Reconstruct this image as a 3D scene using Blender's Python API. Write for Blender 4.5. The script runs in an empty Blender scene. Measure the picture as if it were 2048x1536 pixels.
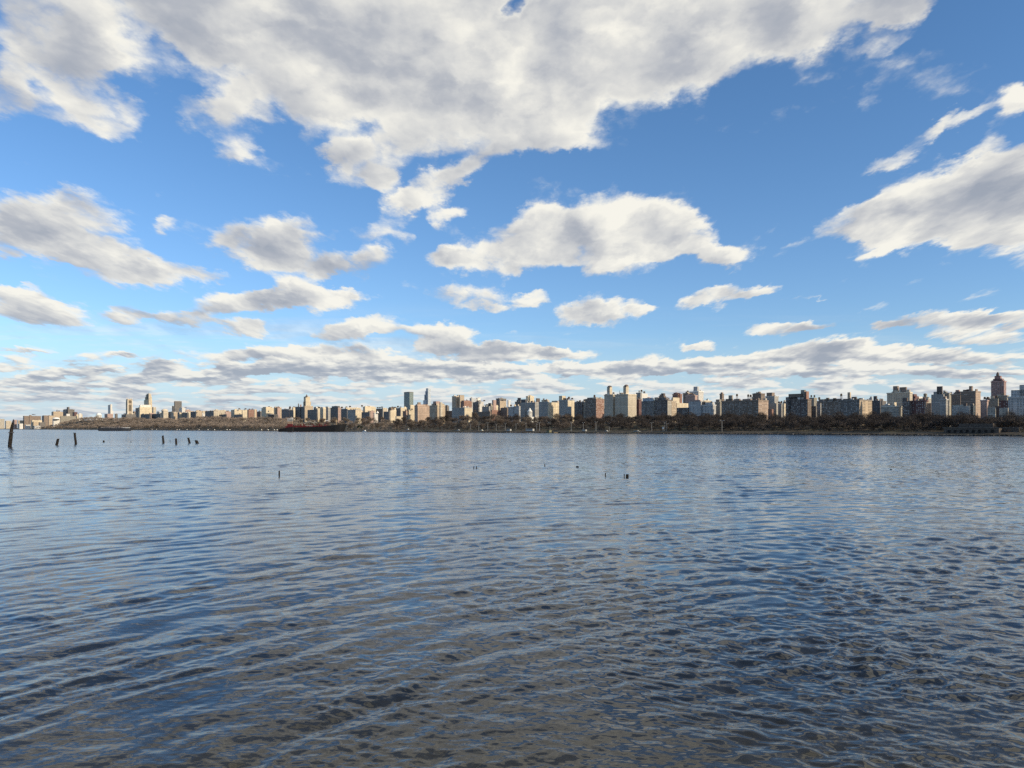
import bpy, bmesh, math, random
import numpy as np
from mathutils import Vector, Matrix

# ------------------------------------------------------------------ camera
scene = bpy.context.scene
COL = scene.collection
F = 1518.0          # focal length in photo pixels
HZ = 857.0          # horizon row in the photo
CAMH = 6.0
cam_d = bpy.data.cameras.new("camera")
cam = bpy.data.objects.new("camera", cam_d)
COL.objects.link(cam)
cam.location = (0, 0, CAMH)
cam.rotation_euler = (math.radians(90), 0, 0)
cam_d.sensor_width = 36.0
cam_d.lens = F / 2048.0 * 36.0
cam_d.shift_y = (HZ - 768.0) / 2048.0
cam_d.clip_start = 0.1
cam_d.clip_end = 60000
scene.camera = cam
scene.view_settings.view_transform = 'Standard'
scene.view_settings.look = 'None'
scene.view_settings.exposure = 0.08
scene.view_settings.gamma = 1.0
scene.cycles.use_denoising = False
scene.cycles.use_adaptive_sampling = True
scene.cycles.adaptive_threshold = 0.01
scene.cycles.adaptive_min_samples = 16
scene.cycles.max_bounces = 6
scene.cycles.diffuse_bounces = 2
scene.cycles.glossy_bounces = 3
scene.cycles.transmission_bounces = 2
scene.cycles.transparent_max_bounces = 4
scene.cycles.sample_clamp_indirect = 4.0

# ------------------------------------------------------------------ sun
SUN_EL = math.radians(24)
SUN_AZ = math.atan2(0.88, -0.475)            # clockwise from +Y
sun_dir = Vector((math.sin(SUN_AZ) * math.cos(SUN_EL), math.cos(SUN_AZ) * math.cos(SUN_EL), math.sin(SUN_EL)))
sd = bpy.data.lights.new("sun", 'SUN')
sd.energy = 4.4
sd.angle = math.radians(0.5)
sd.color = (1.0, 0.84, 0.62)
sun = bpy.data.objects.new("sun", sd)
sun.rotation_euler = sun_dir.to_track_quat('Z', 'Y').to_euler()
sun.location = (200, -100, 300)
COL.objects.link(sun)

# ------------------------------------------------------------------ node helpers
class NB:
    def __init__(s, nt):
        s.nt = nt; s.n = nt.nodes; s.l = nt.links
    def new(s, t, **kw):
        nd = s.n.new(t)
        for k, v in kw.items(): setattr(nd, k, v)
        return nd
    def put(s, sock, v):
        if isinstance(v, bpy.types.NodeSocket): s.l.new(v, sock)
        elif v is not None:
            if hasattr(sock.default_value, '__len__') and not hasattr(v, '__len__'): v = (v,) * len(sock.default_value)
            elif hasattr(sock.default_value, '__len__') and len(sock.default_value) == 4 and len(v) == 3: v = tuple(v) + (1,)
            sock.default_value = v
    def m(s, op, a, b=None, c=None, clamp=False):
        nd = s.new('ShaderNodeMath', operation=op, use_clamp=clamp)
        s.put(nd.inputs[0], a)
        if b is not None: s.put(nd.inputs[1], b)
        if c is not None: s.put(nd.inputs[2], c)
        return nd.outputs[0]
    def v(s, op, a, b=None, c=None, scale=None):
        nd = s.new('ShaderNodeVectorMath', operation=op)
        s.put(nd.inputs[0], a)
        if b is not None: s.put(nd.inputs[1], b)
        if c is not None: s.put(nd.inputs[2], c)
        if scale is not None: s.put(nd.inputs['Scale'], scale)
        return nd.outputs['Value'] if op in ('DOT_PRODUCT', 'LENGTH', 'DISTANCE') else nd.outputs[0]
    def sep(s, a):
        nd = s.new('ShaderNodeSeparateXYZ'); s.put(nd.inputs[0], a); return nd.outputs
    def comb(s, x, y, z=0.0):
        nd = s.new('ShaderNodeCombineXYZ'); s.put(nd.inputs[0], x); s.put(nd.inputs[1], y); s.put(nd.inputs[2], z); return nd.outputs[0]
    def noise(s, vec, scale=1.0, detail=4.0, rough=0.5, lac=2.0, dist=0.0, color=False, dims='3D'):
        nd = s.new('ShaderNodeTexNoise', noise_dimensions=dims)
        s.put(nd.inputs['Vector'], vec); s.put(nd.inputs['Scale'], scale); s.put(nd.inputs['Detail'], detail)
        s.put(nd.inputs['Roughness'], rough); s.put(nd.inputs['Lacunarity'], lac); s.put(nd.inputs['Distortion'], dist)
        return nd.outputs[1 if color else 0]
    def ramp(s, x, a, b, c=0.0, d=1.0, smooth=True):
        nd = s.new('ShaderNodeMapRange', interpolation_type='SMOOTHSTEP' if smooth else 'LINEAR')
        for i, q in enumerate((x, a, b, c, d)): s.put(nd.inputs[i], q)
        return nd.outputs[0]
    def mix(s, f, a, b, blend='MIX'):
        nd = s.new('ShaderNodeMix', data_type='RGBA', blend_type=blend)
        s.put(nd.inputs[0], f); s.put(nd.inputs[6], a); s.put(nd.inputs[7], b)
        return nd.outputs[2]

# ------------------------------------------------------------------ world: physical sky with clouds
# every cloud: photo column, row, half width, half height, tilt in degrees, amount
CLOUDS = [
 (430,20,190,95,-22,1.0),(620,100,200,105,-14,1.1),(820,130,200,110,0,1.1),(1000,140,190,120,0,1.1),(1090,215,120,75,10,1.0),
 (1240,110,200,95,12,1.1),(1440,70,210,78,14,1.0),(1650,15,190,66,16,1.05),(1800,-12,90,42,18,1.0),(900,-20,480,95,0,.9),(1180,-40,360,85,0,.8),
 (650,205,120,42,-10,.6),
 (95,40,125,110,-15,.95),(150,130,70,62,-20,.7),(225,60,70,80,-20,.35),(330,110,80,60,-30,.30),(20,100,60,60,0,.45),(10,195,46,42,0,.8),(225,220,80,52,-15,.85),(120,205,70,34,0,.45),(330,30,80,50,-30,.25),
 (415,235,55,30,-20,.6),(465,290,44,26,10,.6),
 (745,315,78,50,12,.85),(690,312,40,24,0,.55),(862,372,100,34,32,.85),(905,425,38,20,20,.75),(950,325,60,24,30,.55),(810,398,46,20,0,.6),(865,265,80,36,0,.7),(770,355,36,22,-30,.6),(630,250,60,30,-20,.5),(500,215,60,40,-25,.55),(440,190,50,40,-25,.5),
 (1030,10,34,40,-20,-1.5),(815,150,22,14,40,-.5),(1010,290,60,24,0,.5),(1130,290,70,20,0,.6),(1750,80,60,20,20,.4),
 (115,435,122,50,-8,1.05),(60,478,100,44,-10,1.0),(130,505,55,22,-10,.5),(235,522,96,42,-5,1.05),(335,545,100,24,-4,.8),(338,450,22,15,0,.5),(420,550,50,10,-6,.4),
 (525,482,98,48,0,1.1),(560,515,48,30,-15,.8),(450,470,34,26,0,.3),(700,532,86,30,2,1.0),(655,540,34,20,0,.5),(715,470,66,19,0,.5),(805,482,22,15,0,.42),
 (1075,462,92,44,8,1.05),(1250,425,120,42,4,1.05),(1000,518,110,30,0,1.0),(1180,510,110,28,-8,.8),(1225,480,90,34,-10,.8),(1350,460,80,44,-12,1.0),(1440,510,62,22,0,1.0),(895,520,40,24,0,.8),(1175,548,44,12,10,.5),(1310,500,60,20,0,.5),
 (1725,445,88,32,14,1.0),(1860,385,120,52,24,1.1),(1985,350,110,55,18,1.1),(2000,440,150,48,8,1.0),(1840,468,100,34,8,.9),(1765,505,46,13,8,.6),(2120,420,150,110,0,1.0),
 (1775,312,50,20,12,.62),(1850,272,56,15,28,.55),(1925,238,56,16,25,.55),(2030,205,40,30,20,.95),(1990,265,60,18,35,.42),
 (40,588,70,17,-4,.9),(85,627,118,23,-5,1.05),(265,630,54,14,-4,.9),(378,640,60,18,-3,1.0),
 (470,604,96,20,6,1.0),(575,590,66,27,8,.9),(640,600,96,20,0,1.0),(700,588,34,12,0,.6),(495,652,56,17,0,1.0),
 (945,590,74,20,-2,.8),(1065,598,36,14,0,.85),(990,612,60,9,0,.6),(1190,622,74,24,8,1.1),(1285,620,26,10,0,.85),(1225,640,60,14,5,.6),
 (1435,592,66,20,10,.95),(1520,580,44,12,10,.75),(1375,612,28,14,0,.5),(1610,591,44,4,0,.55),(1570,652,78,14,2,.95),(1620,645,40,9,5,.5),
 (1880,642,130,17,3,1.0),(2010,640,90,18,5,1.0),(1960,675,110,15,-2,.9),(1770,650,38,8,-3,.6),(1400,694,32,8,4,.85),
 (735,648,60,22,8,1.1),(690,664,60,14,0,.7),(860,664,88,17,-3,1.0),(900,690,70,14,-3,.8),(990,684,24,6,0,.7),
 (480,708,40,10,0,.8),(620,700,100,15,4,1.0),(720,716,120,18,0,1.0),(540,735,120,13,2,1.0),(345,730,58,11,3,1.0),(430,748,120,10,0,.8),(960,705,110,15,-4,1.0),(1070,702,90,13,-4,1.0),(1130,704,40,8,0,.6),
 (860,738,220,12,0,.9),(640,748,200,10,0,.85),(1060,742,200,12,0,.9),(1260,735,140,12,2,.95),(1430,724,150,13,4,1.0),(1620,702,110,20,6,1.05),(1690,690,60,16,0,.8),(1760,708,100,17,-2,1.0),(1890,712,80,14,-2,1.0),(1600,735,260,12,0,.9),(1850,748,200,8,0,.6),
 (45,703,48,5,-4,.75),(250,711,28,4,-6,.6),(225,738,36,4,0,.5),(30,755,50,9,0,.8),(115,752,56,9,6,.8),(170,772,120,8,0,.7),
]
def build_world():
    w = bpy.data.worlds.new("World"); scene.world = w; w.cycles.sampling_method = 'NONE'; w.use_nodes = True
    w.node_tree.nodes.clear()
    g = NB(w.node_tree)
    # group: cloud field at a direction
    gt = bpy.data.node_groups.new("cloud_field", 'ShaderNodeTree')
    gt.interface.new_socket("Q", in_out='INPUT', socket_type='NodeSocketVector')
    gt.interface.new_socket("F", in_out='OUTPUT', socket_type='NodeSocketFloat')
    gt.interface.new_socket("G", in_out='OUTPUT', socket_type='NodeSocketFloat')
    k = NB(gt); gi = k.new('NodeGroupInput'); go = k.new('NodeGroupOutput')
    Q = gi.outputs[0]
    qs = k.sep(Q)
    sq = k.comb(k.m('MULTIPLY', qs[0], qs[0]), k.m('MULTIPLY', qs[0], qs[1]), k.m('MULTIPLY', qs[1], qs[1]))
    acc = None; acg = None
    for (px, py, rx, ry, rot, am) in CLOUDS:
        u0, v0 = (px - 1024) / F, (HZ - py) / F
        c_, s_ = math.cos(math.radians(rot)), math.sin(math.radians(rot))
        ia, ib = (F / rx) ** 2, (F / ry) ** 2
        A = c_*c_*ia + s_*s_*ib; B = 2*c_*s_*(ia - ib); C = s_*s_*ia + c_*c_*ib
        if acc is None: lin = k.comb(qs[0], qs[1], 1.0)
        r2 = k.m('ADD', k.v('DOT_PRODUCT', sq, (A, B, C)), k.v('DOT_PRODUCT', lin, (-2*A*u0 - B*v0, -2*C*v0 - B*u0, A*u0*u0 + B*u0*v0 + C*v0*v0)))
        e = k.m('POWER', 0.5, k.m('MULTIPLY', r2, r2))
        acc = k.m('MULTIPLY_ADD', e, am * 1.10, 0.0 if acc is None else acc)
        # where in its own cloud a point lies, along the direction the light comes from (across high clouds, down onto low ones)
        hi = min(1.0, max(0.0, (600 - py) / 350.0))
        wx, wy = .35 + .25 * hi, .85 - .45 * hi
        gx = ((wx*c_/rx*F) + (-wy*s_/ry*F)); gy = ((wx*s_/rx*F) + (wy*c_/ry*F))
        if am > 0: acg = k.m('MULTIPLY_ADD', k.m('MULTIPLY', e, am), k.v('DOT_PRODUCT', lin, (gx, gy, -gx*u0 - gy*v0)), 0.0 if acg is None else acg)
        if acc is not None:      # carry the running sum along, so that the nodes are evaluated one cloud after the other
            lin = k.comb(qs[0], qs[1], k.m('MULTIPLY_ADD', acc, 0.0, 1.0))
    k.l.new(acc, go.inputs[0]); k.l.new(acg, go.inputs[1])

    tc = g.new('ShaderNodeTexCoord')
    D = tc.outputs['Generated']
    x, y, z = g.sep(D)
    ys = g.m('MAXIMUM', y, 0.02)
    q = g.comb(g.m('DIVIDE', x, ys), g.m('DIVIDE', z, ys), 0)
    qz = g.m('MAXIMUM', g.m('DIVIDE', z, ys), 0.0)
    qx = g.m('DIVIDE', x, ys)
    # noise coordinates: finer and flatter towards the horizon, as clouds recede
    den = g.m('ADD', qz, 0.13)
    nx = g.m('DIVIDE', qx, den); ny = g.m('SUBTRACT', g.m('LOGARITHM', den, math.e), g.m('DIVIDE', 0.22, den))
    nv = g.comb(nx, ny, 0)
    size = g.m('MULTIPLY', den, 1.0)
    wa = g.noise(nv, 2.2, 2.0, 0.5, color=True, dims='2D')
    wb = g.noise(nv, 7.0, 5.0, 0.62, color=True, dims='2D')
    wbr = wb
    wa = g.v('SCALE', g.v('SUBTRACT', wa, (.5, .5, .5)), scale=g.m('MULTIPLY', size, 0.10))
    wb = g.v('SCALE', g.v('SUBTRACT', wb, (.5, .5, .5)), scale=g.m('MULTIPLY', size, 0.13))
    wsum = g.v('MULTIPLY', g.v('ADD', wa, wb), (1.0, 0.75, 0))
    qw = g.v('ADD', q, wsum)
    def field(vec, off):
        nd = g.new('ShaderNodeGroup'); nd.node_tree = gt
        g.put(nd.inputs[0], g.v('ADD', vec, off) if off is not None else vec)
        return nd.outputs[0], nd.outputs[1]
    # offset towards the sun: sideways for the high clouds seen from below, upwards for the low ones seen from the side
    lowc = g.ramp(qz, 0.50, 0.10)
    off = g.v('SCALE', g.comb(g.m('MULTIPLY_ADD', lowc, -0.045, 0.075), g.m('MULTIPLY_ADD', lowc, 0.050, -0.005), 0), scale=size)
    F0, G0 = field(qw, None)
    n0 = g.noise(nv, 3.9, 7.0, 0.60, dims='2D')
    n1 = g.noise(g.v('ADD', nv, g.comb(0.075, g.m('MULTIPLY_ADD', lowc, 0.14, 0.02), 0)), 3.9, 3.5, 0.60, dims='2D')
    # rounded lobes
    def lobes(vec):
        vo = g.new('ShaderNodeTexVoronoi', voronoi_dimensions='2D', feature='F1')
        g.put(vo.inputs['Vector'], vec); vo.inputs['Scale'].default_value = 5.2; vo.inputs['Detail'].default_value = 2.0
        vo.inputs['Roughness'].default_value = 0.55; vo.inputs['Lacunarity'].default_value = 2.3
        return g.m('SUBTRACT', 1.0, vo.outputs['Distance'])
    nw = g.v('ADD', nv, g.v('SCALE', g.v('SUBTRACT', wbr, (.5, .5, .5)), scale=0.16))
    p0 = lobes(nw); p1 = lobes(g.v('ADD', nw, g.comb(0.05, g.m('MULTIPLY_ADD', lowc, 0.08, 0.03), 0)))
    n0 = g.m('MULTIPLY_ADD', g.m('SUBTRACT', p0, 0.45), 0.30, n0)
    n1 = g.m('MULTIPLY_ADD', g.m('SUBTRACT', p1, 0.45), 0.30, n1)
    # overhead and behind: clouds on a plane
    zz = g.m('MAXIMUM', z, 0.03)
    pv = g.comb(g.m('DIVIDE', x, zz), g.m('DIVIDE', y, zz), 3.7)
    big = g.noise(pv, 0.85, 5.0, 0.56, dims='2D')
    infr = g.m('MULTIPLY', g.ramp(y, 0.30, 0.55), g.ramp(qz, 0.72, 0.56))      # where the photographed clouds rule
    nearhz = g.ramp(qz, 0.120, 0.068)
    bkx = g.m('MULTIPLY', qx, 15.0); bky = g.m('MULTIPLY', g.m('LOGARITHM', g.m('ADD', qz, 0.045), math.e), 8.0)
    bk = g.noise(g.comb(bkx, bky, 0), 1.0, 5.0, 0.58, dims='2D')
    def lob2(vx, vy):
        vo = g.new('ShaderNodeTexVoronoi', voronoi_dimensions='2D', feature='F1')
        g.put(vo.inputs['Vector'], g.v('ADD', g.comb(g.m('MULTIPLY', vx, 0.8), vy, 0), g.v('SCALE', wbr, scale=0.5))); vo.inputs['Scale'].default_value = 1.25; vo.inputs['Detail'].default_value = 1.5
        return g.m('MULTIPLY', g.m('SUBTRACT', 0.5, vo.outputs['Distance']), 0.22)
    bks = g.noise(g.comb(g.m('ADD', bkx, 0.10), g.m('ADD', bky, 0.26), 0), 1.0, 3.0, 0.58, dims='2D')
    bk = g.m('ADD', bk, lob2(bkx, bky)); bks = g.m('ADD', bks, lob2(g.m('ADD', bkx, 0.10), g.m('ADD', bky, 0.26)))
    bkm = g.m('MULTIPLY', nearhz, g.m('MULTIPLY_ADD', g.m('SUBTRACT', bk, 0.5), 5.2, 0.95))
    na = g.m('MULTIPLY_ADD', nearhz, -1.0, 1.75)
    T0 = g.m('ADD', g.m('MULTIPLY_ADD', g.m('SUBTRACT', n0, 0.5), na, F0), bkm)
    Tb = g.m('MULTIPLY_ADD', g.m('SUBTRACT', big, 0.50), 11.0, g.ramp(x, 0.05, 0.6, -0.45, 0.9))
    T0 = g.m('ADD', g.m('MULTIPLY', T0, infr), g.m('MULTIPLY', Tb, g.m('SUBTRACT', 1.0, infr)))
    cover = g.ramp(T0, g.m('MULTIPLY_ADD', lowc, 0.08, 0.10), g.m('MULTIPLY_ADD', lowc, -0.12, 1.04))
    veil = g.noise(g.comb(g.m('MULTIPLY', qx, 2.2), g.m('MULTIPLY', qz, 26.0), 0), 1.0, 6.0, 0.68, dims='2D')
    veil = g.m('MULTIPLY', g.m('MULTIPLY', g.ramp(veil, 0.42, 0.72), 0.55), g.m('MULTIPLY', g.ramp(qz, 0.17, 0.11), g.ramp(qx, 0.1, -0.35, 0.3, 1.0)))
    cover = g.m('MAXIMUM', cover, veil)
    rel = g.m('DIVIDE', G0, g.m('MAXIMUM', F0, 0.25))
    rel = g.m('MINIMUM', g.m('MAXIMUM', rel, -1.3), 1.2)
    lit = g.m('MULTIPLY', rel, infr)
    thick = g.ramp(T0, 0.45, 2.0)
    mot = g.noise(g.comb(nx, g.m('MULTIPLY', ny, 1.0), 5.0), 2.0, 2.5, 0.5, dims='2D')
    b = g.m('MULTIPLY_ADD', lit, g.m('MULTIPLY_ADD', lowc, 0.14, 0.26), g.m('MULTIPLY_ADD', lowc, -0.05, 0.92))
    b = g.m('MULTIPLY_ADD', g.m('MULTIPLY', g.m('SUBTRACT', 1.0, infr), g.ramp(x, -0.2, 0.6)), 0.22, b)
    b = g.m('MULTIPLY_ADD', thick, -0.34, b)
    b = g.m('MULTIPLY_ADD', g.m('SUBTRACT', mot, 0.5), 1.0, b)
    b = g.m('MULTIPLY_ADD', g.m('SUBTRACT', n0, n1), 1.05, b)
    b = g.m('ADD', b, g.ramp(qx, -0.60, 0.20, -0.15, 0.05))
    b = g.m('MULTIPLY_ADD', g.m('MULTIPLY', nearhz, g.m('SUBTRACT', bk, bks)), 3.0, b)
    cr = g.new('ShaderNodeValToRGB')
    e = cr.color_ramp.elements
    e[0].position = 0.0; e[0].color = (0.33, 0.365, 0.43, 1)
    e[1].position = 1.0; e[1].color = (0.90, 0.875, 0.79, 1)
    a2 = e.new(0.33); a2.color = (0.45, 0.47, 0.51, 1)
    a3 = e.new(0.66); a3.color = (0.66, 0.66, 0.645, 1)
    g.put(cr.inputs[0], b)
    # clear sky
    sky = g.new('ShaderNodeTexSky', sky_type='NISHITA', sun_disc=False)
    sky.sun_elevation = SUN_EL; sky.sun_rotation = SUN_AZ
    sky.altitude = 10; sky.air_density = 1.0; sky.dust_density = 0.3; sky.ozone_density = 3.0
    tint = g.mix(g.ramp(z, 0.0, 0.45), (1.26, 1.48, 1.76), (1.08, 1.46, 1.74))
    base = g.v('MULTIPLY', g.v('SCALE', sky.outputs[0], scale=0.085), tint)
    base = g.mix(g.m('MULTIPLY', g.ramp(z, 0.13, 0.0), 0.85), base, (0.50, 0.62, 0.73))
    cc = g.mix(g.m('MULTIPLY', g.ramp(qz, 0.12, 0.0), 0.42), cr.outputs[0], (0.44, 0.54, 0.66))
    return g, base, cover, cc, qz, z
g, base, cover, ccol, qz, zdir = build_world()
col = g.mix(g.m('MULTIPLY', cover, 0.97), base, ccol)
bg = g.new('ShaderNodeBackground'); g.put(bg.inputs[0], col); bg.inputs[1].default_value = 1.0
wo = g.new('ShaderNodeOutputWorld'); g.l.new(bg.outputs[0], wo.inputs[0])
# ------------------------------------------------------------------ general helpers
rng = random.Random(7)
nrng = np.random.default_rng(11)
MATS = {}
def material(name, build):
    if name in MATS: return MATS[name]
    m = bpy.data.materials.new(name); m.use_nodes = True
    m.node_tree.nodes.clear()
    g = NB(m.node_tree)
    out = g.new('ShaderNodeOutputMaterial')
    g.l.new(build(g), out.inputs[0])
    MATS[name] = m
    return m
def principled(g, color, rough=0.8, normal=None, metallic=0.0, spec=0.5, ior=None):
    p = g.new('ShaderNodeBsdfPrincipled')
    g.put(p.inputs['Base Color'], color); g.put(p.inputs['Roughness'], rough); g.put(p.inputs['Metallic'], metallic)
    g.put(p.inputs['Specular IOR Level'], spec)
    if ior: p.inputs['IOR'].default_value = ior
    if normal is not None: g.put(p.inputs['Normal'], normal)
    return p.outputs[0]
def plain(name, color, rough=0.8, metallic=0.0, var=0.25, scale=0.5):
    def b(g):
        tc = g.new('ShaderNodeTexCoord').outputs['Object']
        n = g.noise(tc, scale, 4.0, 0.6)
        c = g.mix(g.ramp(n, 0.3, 0.7), tuple(v * (1 - var) for v in color), tuple(min(1, v * (1 + var)) for v in color))
        return principled(g, c, rough, metallic=metallic, spec=0.12 if rough >= 0.6 else 0.5)
    return material(name, b)
def link(o, parent=None):
    COL.objects.link(o)
    if parent is not None: o.parent = parent
    return o
def tag(o, label=None, cat=None, group=None, kind=None):
    if label: o['label'] = label
    if cat: o['category'] = cat
    if group: o['group'] = group
    if kind: o['kind'] = kind
    return o
def empty(name, loc, rz=0.0):
    o = bpy.data.objects.new(name, None); o.empty_display_size = 1
    o.location = loc; o.rotation_euler = (0, 0, rz)
    return link(o)

# ------------------------------------------------------------------ water
def build_water():
    ys = [6.0, 7.5, 9.0, 10.0]
    while ys[-1] < 420:
        y = ys[-1]; ys.append(y + min(max(y * y / 4554 * 0.62, 0.018), 0.34))
    while ys[-1] < 40000:
        ys.append(ys[-1] + max(0.34, (ys[-1] - 415) * 0.06))
    ys = np.array(ys)
    a = np.linspace(-0.80, 0.80, 1050)
    ext = 0.80 + np.array([0.03, 0.08, 0.16, 0.3, 0.5, 0.8, 1.3, 2.2, 4.0, 8.0])
    a = np.concatenate([-ext[::-1], a, ext])
    A, Y = np.meshgrid(a, ys)
    X = A * Y
    dY = np.gradient(ys)[:, None] * np.ones_like(A)
    dX = np.abs(np.gradient(a))[None, :] * Y
    cell = np.maximum(dY, dX)
    def fade(lam): return np.clip((lam / cell - 2.2) / 2.2, 0, 1)
    # slow patches of rougher and calmer water
    def patch(seed, L):
        r = np.random.default_rng(seed); z = 0
        for i in range(7):
            th = r.uniform(0, 2 * np.pi); l = L * r.uniform(0.5, 1.8); ph = r.uniform(0, 6.28)
            z = z + np.sin((X * np.cos(th) + Y * np.sin(th)) * 2 * np.pi / l + ph)
        return z / 2.6
    P1 = patch(1, 16); P2 = patch(2, 9); P3 = patch(3, 30); P4 = patch(4, 5)
    Z = np.zeros_like(X)
    # curved swell that bends round a point on the bank to the right
    for (cx, cy, lam, st, pm, sd) in ((22, -2, 2.3, .040, P1, 0.0), (25, -4, 1.55, .034, P2, 1.0), (19, 0, 3.3, .026, P3, 2.0), (30, -8, 0.95, .036, P4, 3.0), (17, 2, 0.62, .026, P2, 4.0)):
        R = np.hypot(X - cx, Y - cy) + P1 * lam * .16 + P2 * lam * .20 + P4 * lam * 0.15
        s = np.sin(R * 2 * np.pi / lam + sd)
        s = s + 0.28 * np.sin(2 * R * 2 * np.pi / lam + 2 * sd + 1.2)
        Z += st * lam / (2 * np.pi) * 0.98 * s * np.clip(0.75 + 0.5 * pm, 0.1, 1.7) * fade(lam)
    right = np.clip((X / np.maximum(Y, 1) + 0.35) / 0.9, 0, 1)
    # wind chop from many directions
    r = np.random.default_rng(5)
    for i in range(84):
        lam = 0.13 * (12.0 ** r.uniform(0, 1)) 
        th = math.radians(90 + r.normal(12, 48)); ph = r.uniform(0, 6.28)
        kx, ky = np.cos(th), np.sin(th)
        st = 0.0140 if lam > .3 else 0.012
        env = (0.45 + 0.95 * right) * np.clip(0.9 + 0.5 * (P2 if i % 2 else P4), 0.15, 1.8)
        arg = (X * kx + Y * ky + 0.10 * lam * (P4 + P2)) * 2 * np.pi / lam + ph
        Z += st * lam / (2 * np.pi) * 1.414 * np.sin(arg) * env * fade(lam)
    far = np.interp(Y, [15, 70], [0.25, 1.0])
    for i in range(22):
        lam = 1.0 * (3.5 ** r.uniform(0, 1)); th = math.radians(90 + r.normal(10, 50)); ph = r.uniform(0, 6.28)
        arg = (X * np.cos(th) + Y * np.sin(th) + 0.15 * lam * P1) * 2 * np.pi / lam + ph
        Z += 0.015 * lam / (2 * np.pi) * 1.414 * np.sin(arg) * far * np.clip(0.8 + 0.6 * (P1 if i % 2 else P3), 0.1, 1.8) * fade(lam)
    Z *= np.interp(Y, [0, 25, 80, 250], [1.05, 1.0, 0.85, 0.9]) * np.interp(Y, [0, 200, 415], [1, 1, 0])
    nr, nc = X.shape
    co = np.empty((nr * nc, 3), np.float32)
    co[:, 0] = X.ravel(); co[:, 1] = Y.ravel(); co[:, 2] = Z.ravel()
    idx = np.arange(nr * nc, dtype=np.int32).reshape(nr, nc)
    q = np.stack([idx[:-1, :-1], idx[:-1, 1:], idx[1:, 1:], idx[1:, :-1]], -1).reshape(-1, 4)
    me = bpy.data.meshes.new("water")
    me.vertices.add(len(co)); me.vertices.foreach_set("co", co.ravel())
    me.loops.add(q.size); me.loops.foreach_set("vertex_index", q.ravel())
    me.polygons.add(len(q)); me.polygons.foreach_set("loop_start", np.arange(0, q.size, 4, dtype=np.int32))
    me.polygons.foreach_set("use_smooth", np.ones(len(q), bool))
    me.update(calc_edges=True)
    o = link(bpy.data.objects.new("water", me)); o['kind'] = 'structure'
    def b(g):
        tc = g.new('ShaderNodeTexCoord').outputs['Object']
        st = g.v('MULTIPLY', tc, (0.55, 1.0, 1.0))
        rot = g.new('ShaderNodeMapping'); g.put(rot.inputs['Vector'], tc); rot.inputs['Rotation'].default_value = (0, 0, math.radians(-28)); rot.inputs['Scale'].default_value = (0.5, 1.2, 1.0)
        h1 = g.noise(rot.outputs[0], 2.6, 3.0, 0.55, dims='2D')
        h2 = g.noise(g.v('ADD', st, (7, 3, 0)), 0.75, 3.5, 0.6, dims='2D')
        pz = g.noise(tc, 0.045, 3.0, 0.5, dims='2D')
        hh = g.m('MULTIPLY_ADD', h1, 0.010, g.m('MULTIPLY', h2, g.m('MULTIPLY', g.ramp(g.sep(tc)[1], 25.0, 350.0, 0.030, 0.20), g.ramp(g.noise(g.v('MULTIPLY', tc, (0.012, 0.035, 0)), 1.0, 4.0, 0.65, dims='2D'), 0.35, 0.65, 0.45, 1.5))))
        cd = g.new('ShaderNodeCameraData').outputs['View Distance'] if False else None
        bp = g.new('ShaderNodeBump'); bp.inputs['Distance'].default_value = 1.0
        g.put(bp.inputs['Strength'], g.ramp(pz, 0.3, 0.7, 0.55, 1.0)); g.put(bp.inputs['Height'], hh)
        c = g.mix(g.ramp(g.noise(tc, 0.5, 3.0, 0.6, dims='2D'), 0.35, 0.65), (0.012, 0.015, 0.018), (0.022, 0.023, 0.021))
        yy = g.sep(tc)[1]
        c = g.mix(g.ramp(yy, 18.0, 12.0), c, (0.036, 0.034, 0.024))
        # waves too small for the mesh far out: tilt the normal by a fine random slope
        sl = g.noise(g.v('MULTIPLY', tc, (0.9, 2.2, 0)), 1.0, 3.0, 0.7, color=True, dims='2D')
        pa = g.ramp(g.noise(g.v('MULTIPLY', tc, (0.010, 0.045, 0)), 1.0, 5.0, 0.65, dims='2D'), 0.32, 0.68, 0.55, 1.35)
        amp = g.m('MULTIPLY', g.ramp(yy, 25.0, 420.0, 0.0, 0.95), pa)
        sl = g.v('MULTIPLY', g.v('SUBTRACT', sl, (0.5, 0.5, 0.5)), (0.7, 1.0, 0.0))
        nn = g.v('NORMALIZE', g.v('ADD', bp.outputs[0], g.v('SCALE', sl, scale=amp)))
        return principled(g, c, g.ramp(yy, 40.0, 500.0, 0.03, 0.16, smooth=False), normal=nn, ior=1.40)
    me.materials.append(material("river_water", b))
    print("water verts", len(co))
build_water()
# ------------------------------------------------------------------ the far shore: s runs along it (to the right), t runs inland
UX, UY = 0.639, -0.769
NX, NY = 0.769, 0.639
C0 = 1071.0 * NY
def ray_depth(px, t):
    a = (px - 1024) / F
    return (C0 + t) / (NX * a + NY)
def on_line(px, t):
    y = ray_depth(px, t); return ((px - 1024) / F * y, y)
def zat(py, depth): return CAMH + (HZ - py) / F * depth
def s_of(x, y): return x * UX + (y - 1071.0) * UY
def st_of(x, y): return s_of(x, y), x * NX + y * NY - C0
def xy_of(s, t): return s * UX + t * NX, 1071.0 + s * UY + t * NY
CANOPY = [(-60,857),(40,857),(92,852),(110,848),(130,842),(160,836),(180,835),(250,837),(300,838),(345,838),(400,835),(470,835),(520,834),(600,834),(680,836),(750,833),(800,838),
          (860,838),(900,832),(950,828),(1000,829),(1040,829),(1100,830),(1160,829),(1200,830),(1250,827),(1300,827),(1400,826),(1500,825),(1560,829),(1650,828),(1750,825),(1800,827),(1880,827),(1950,831),(2048,831),(2300,831)]
_S, _E = [], []
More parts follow.
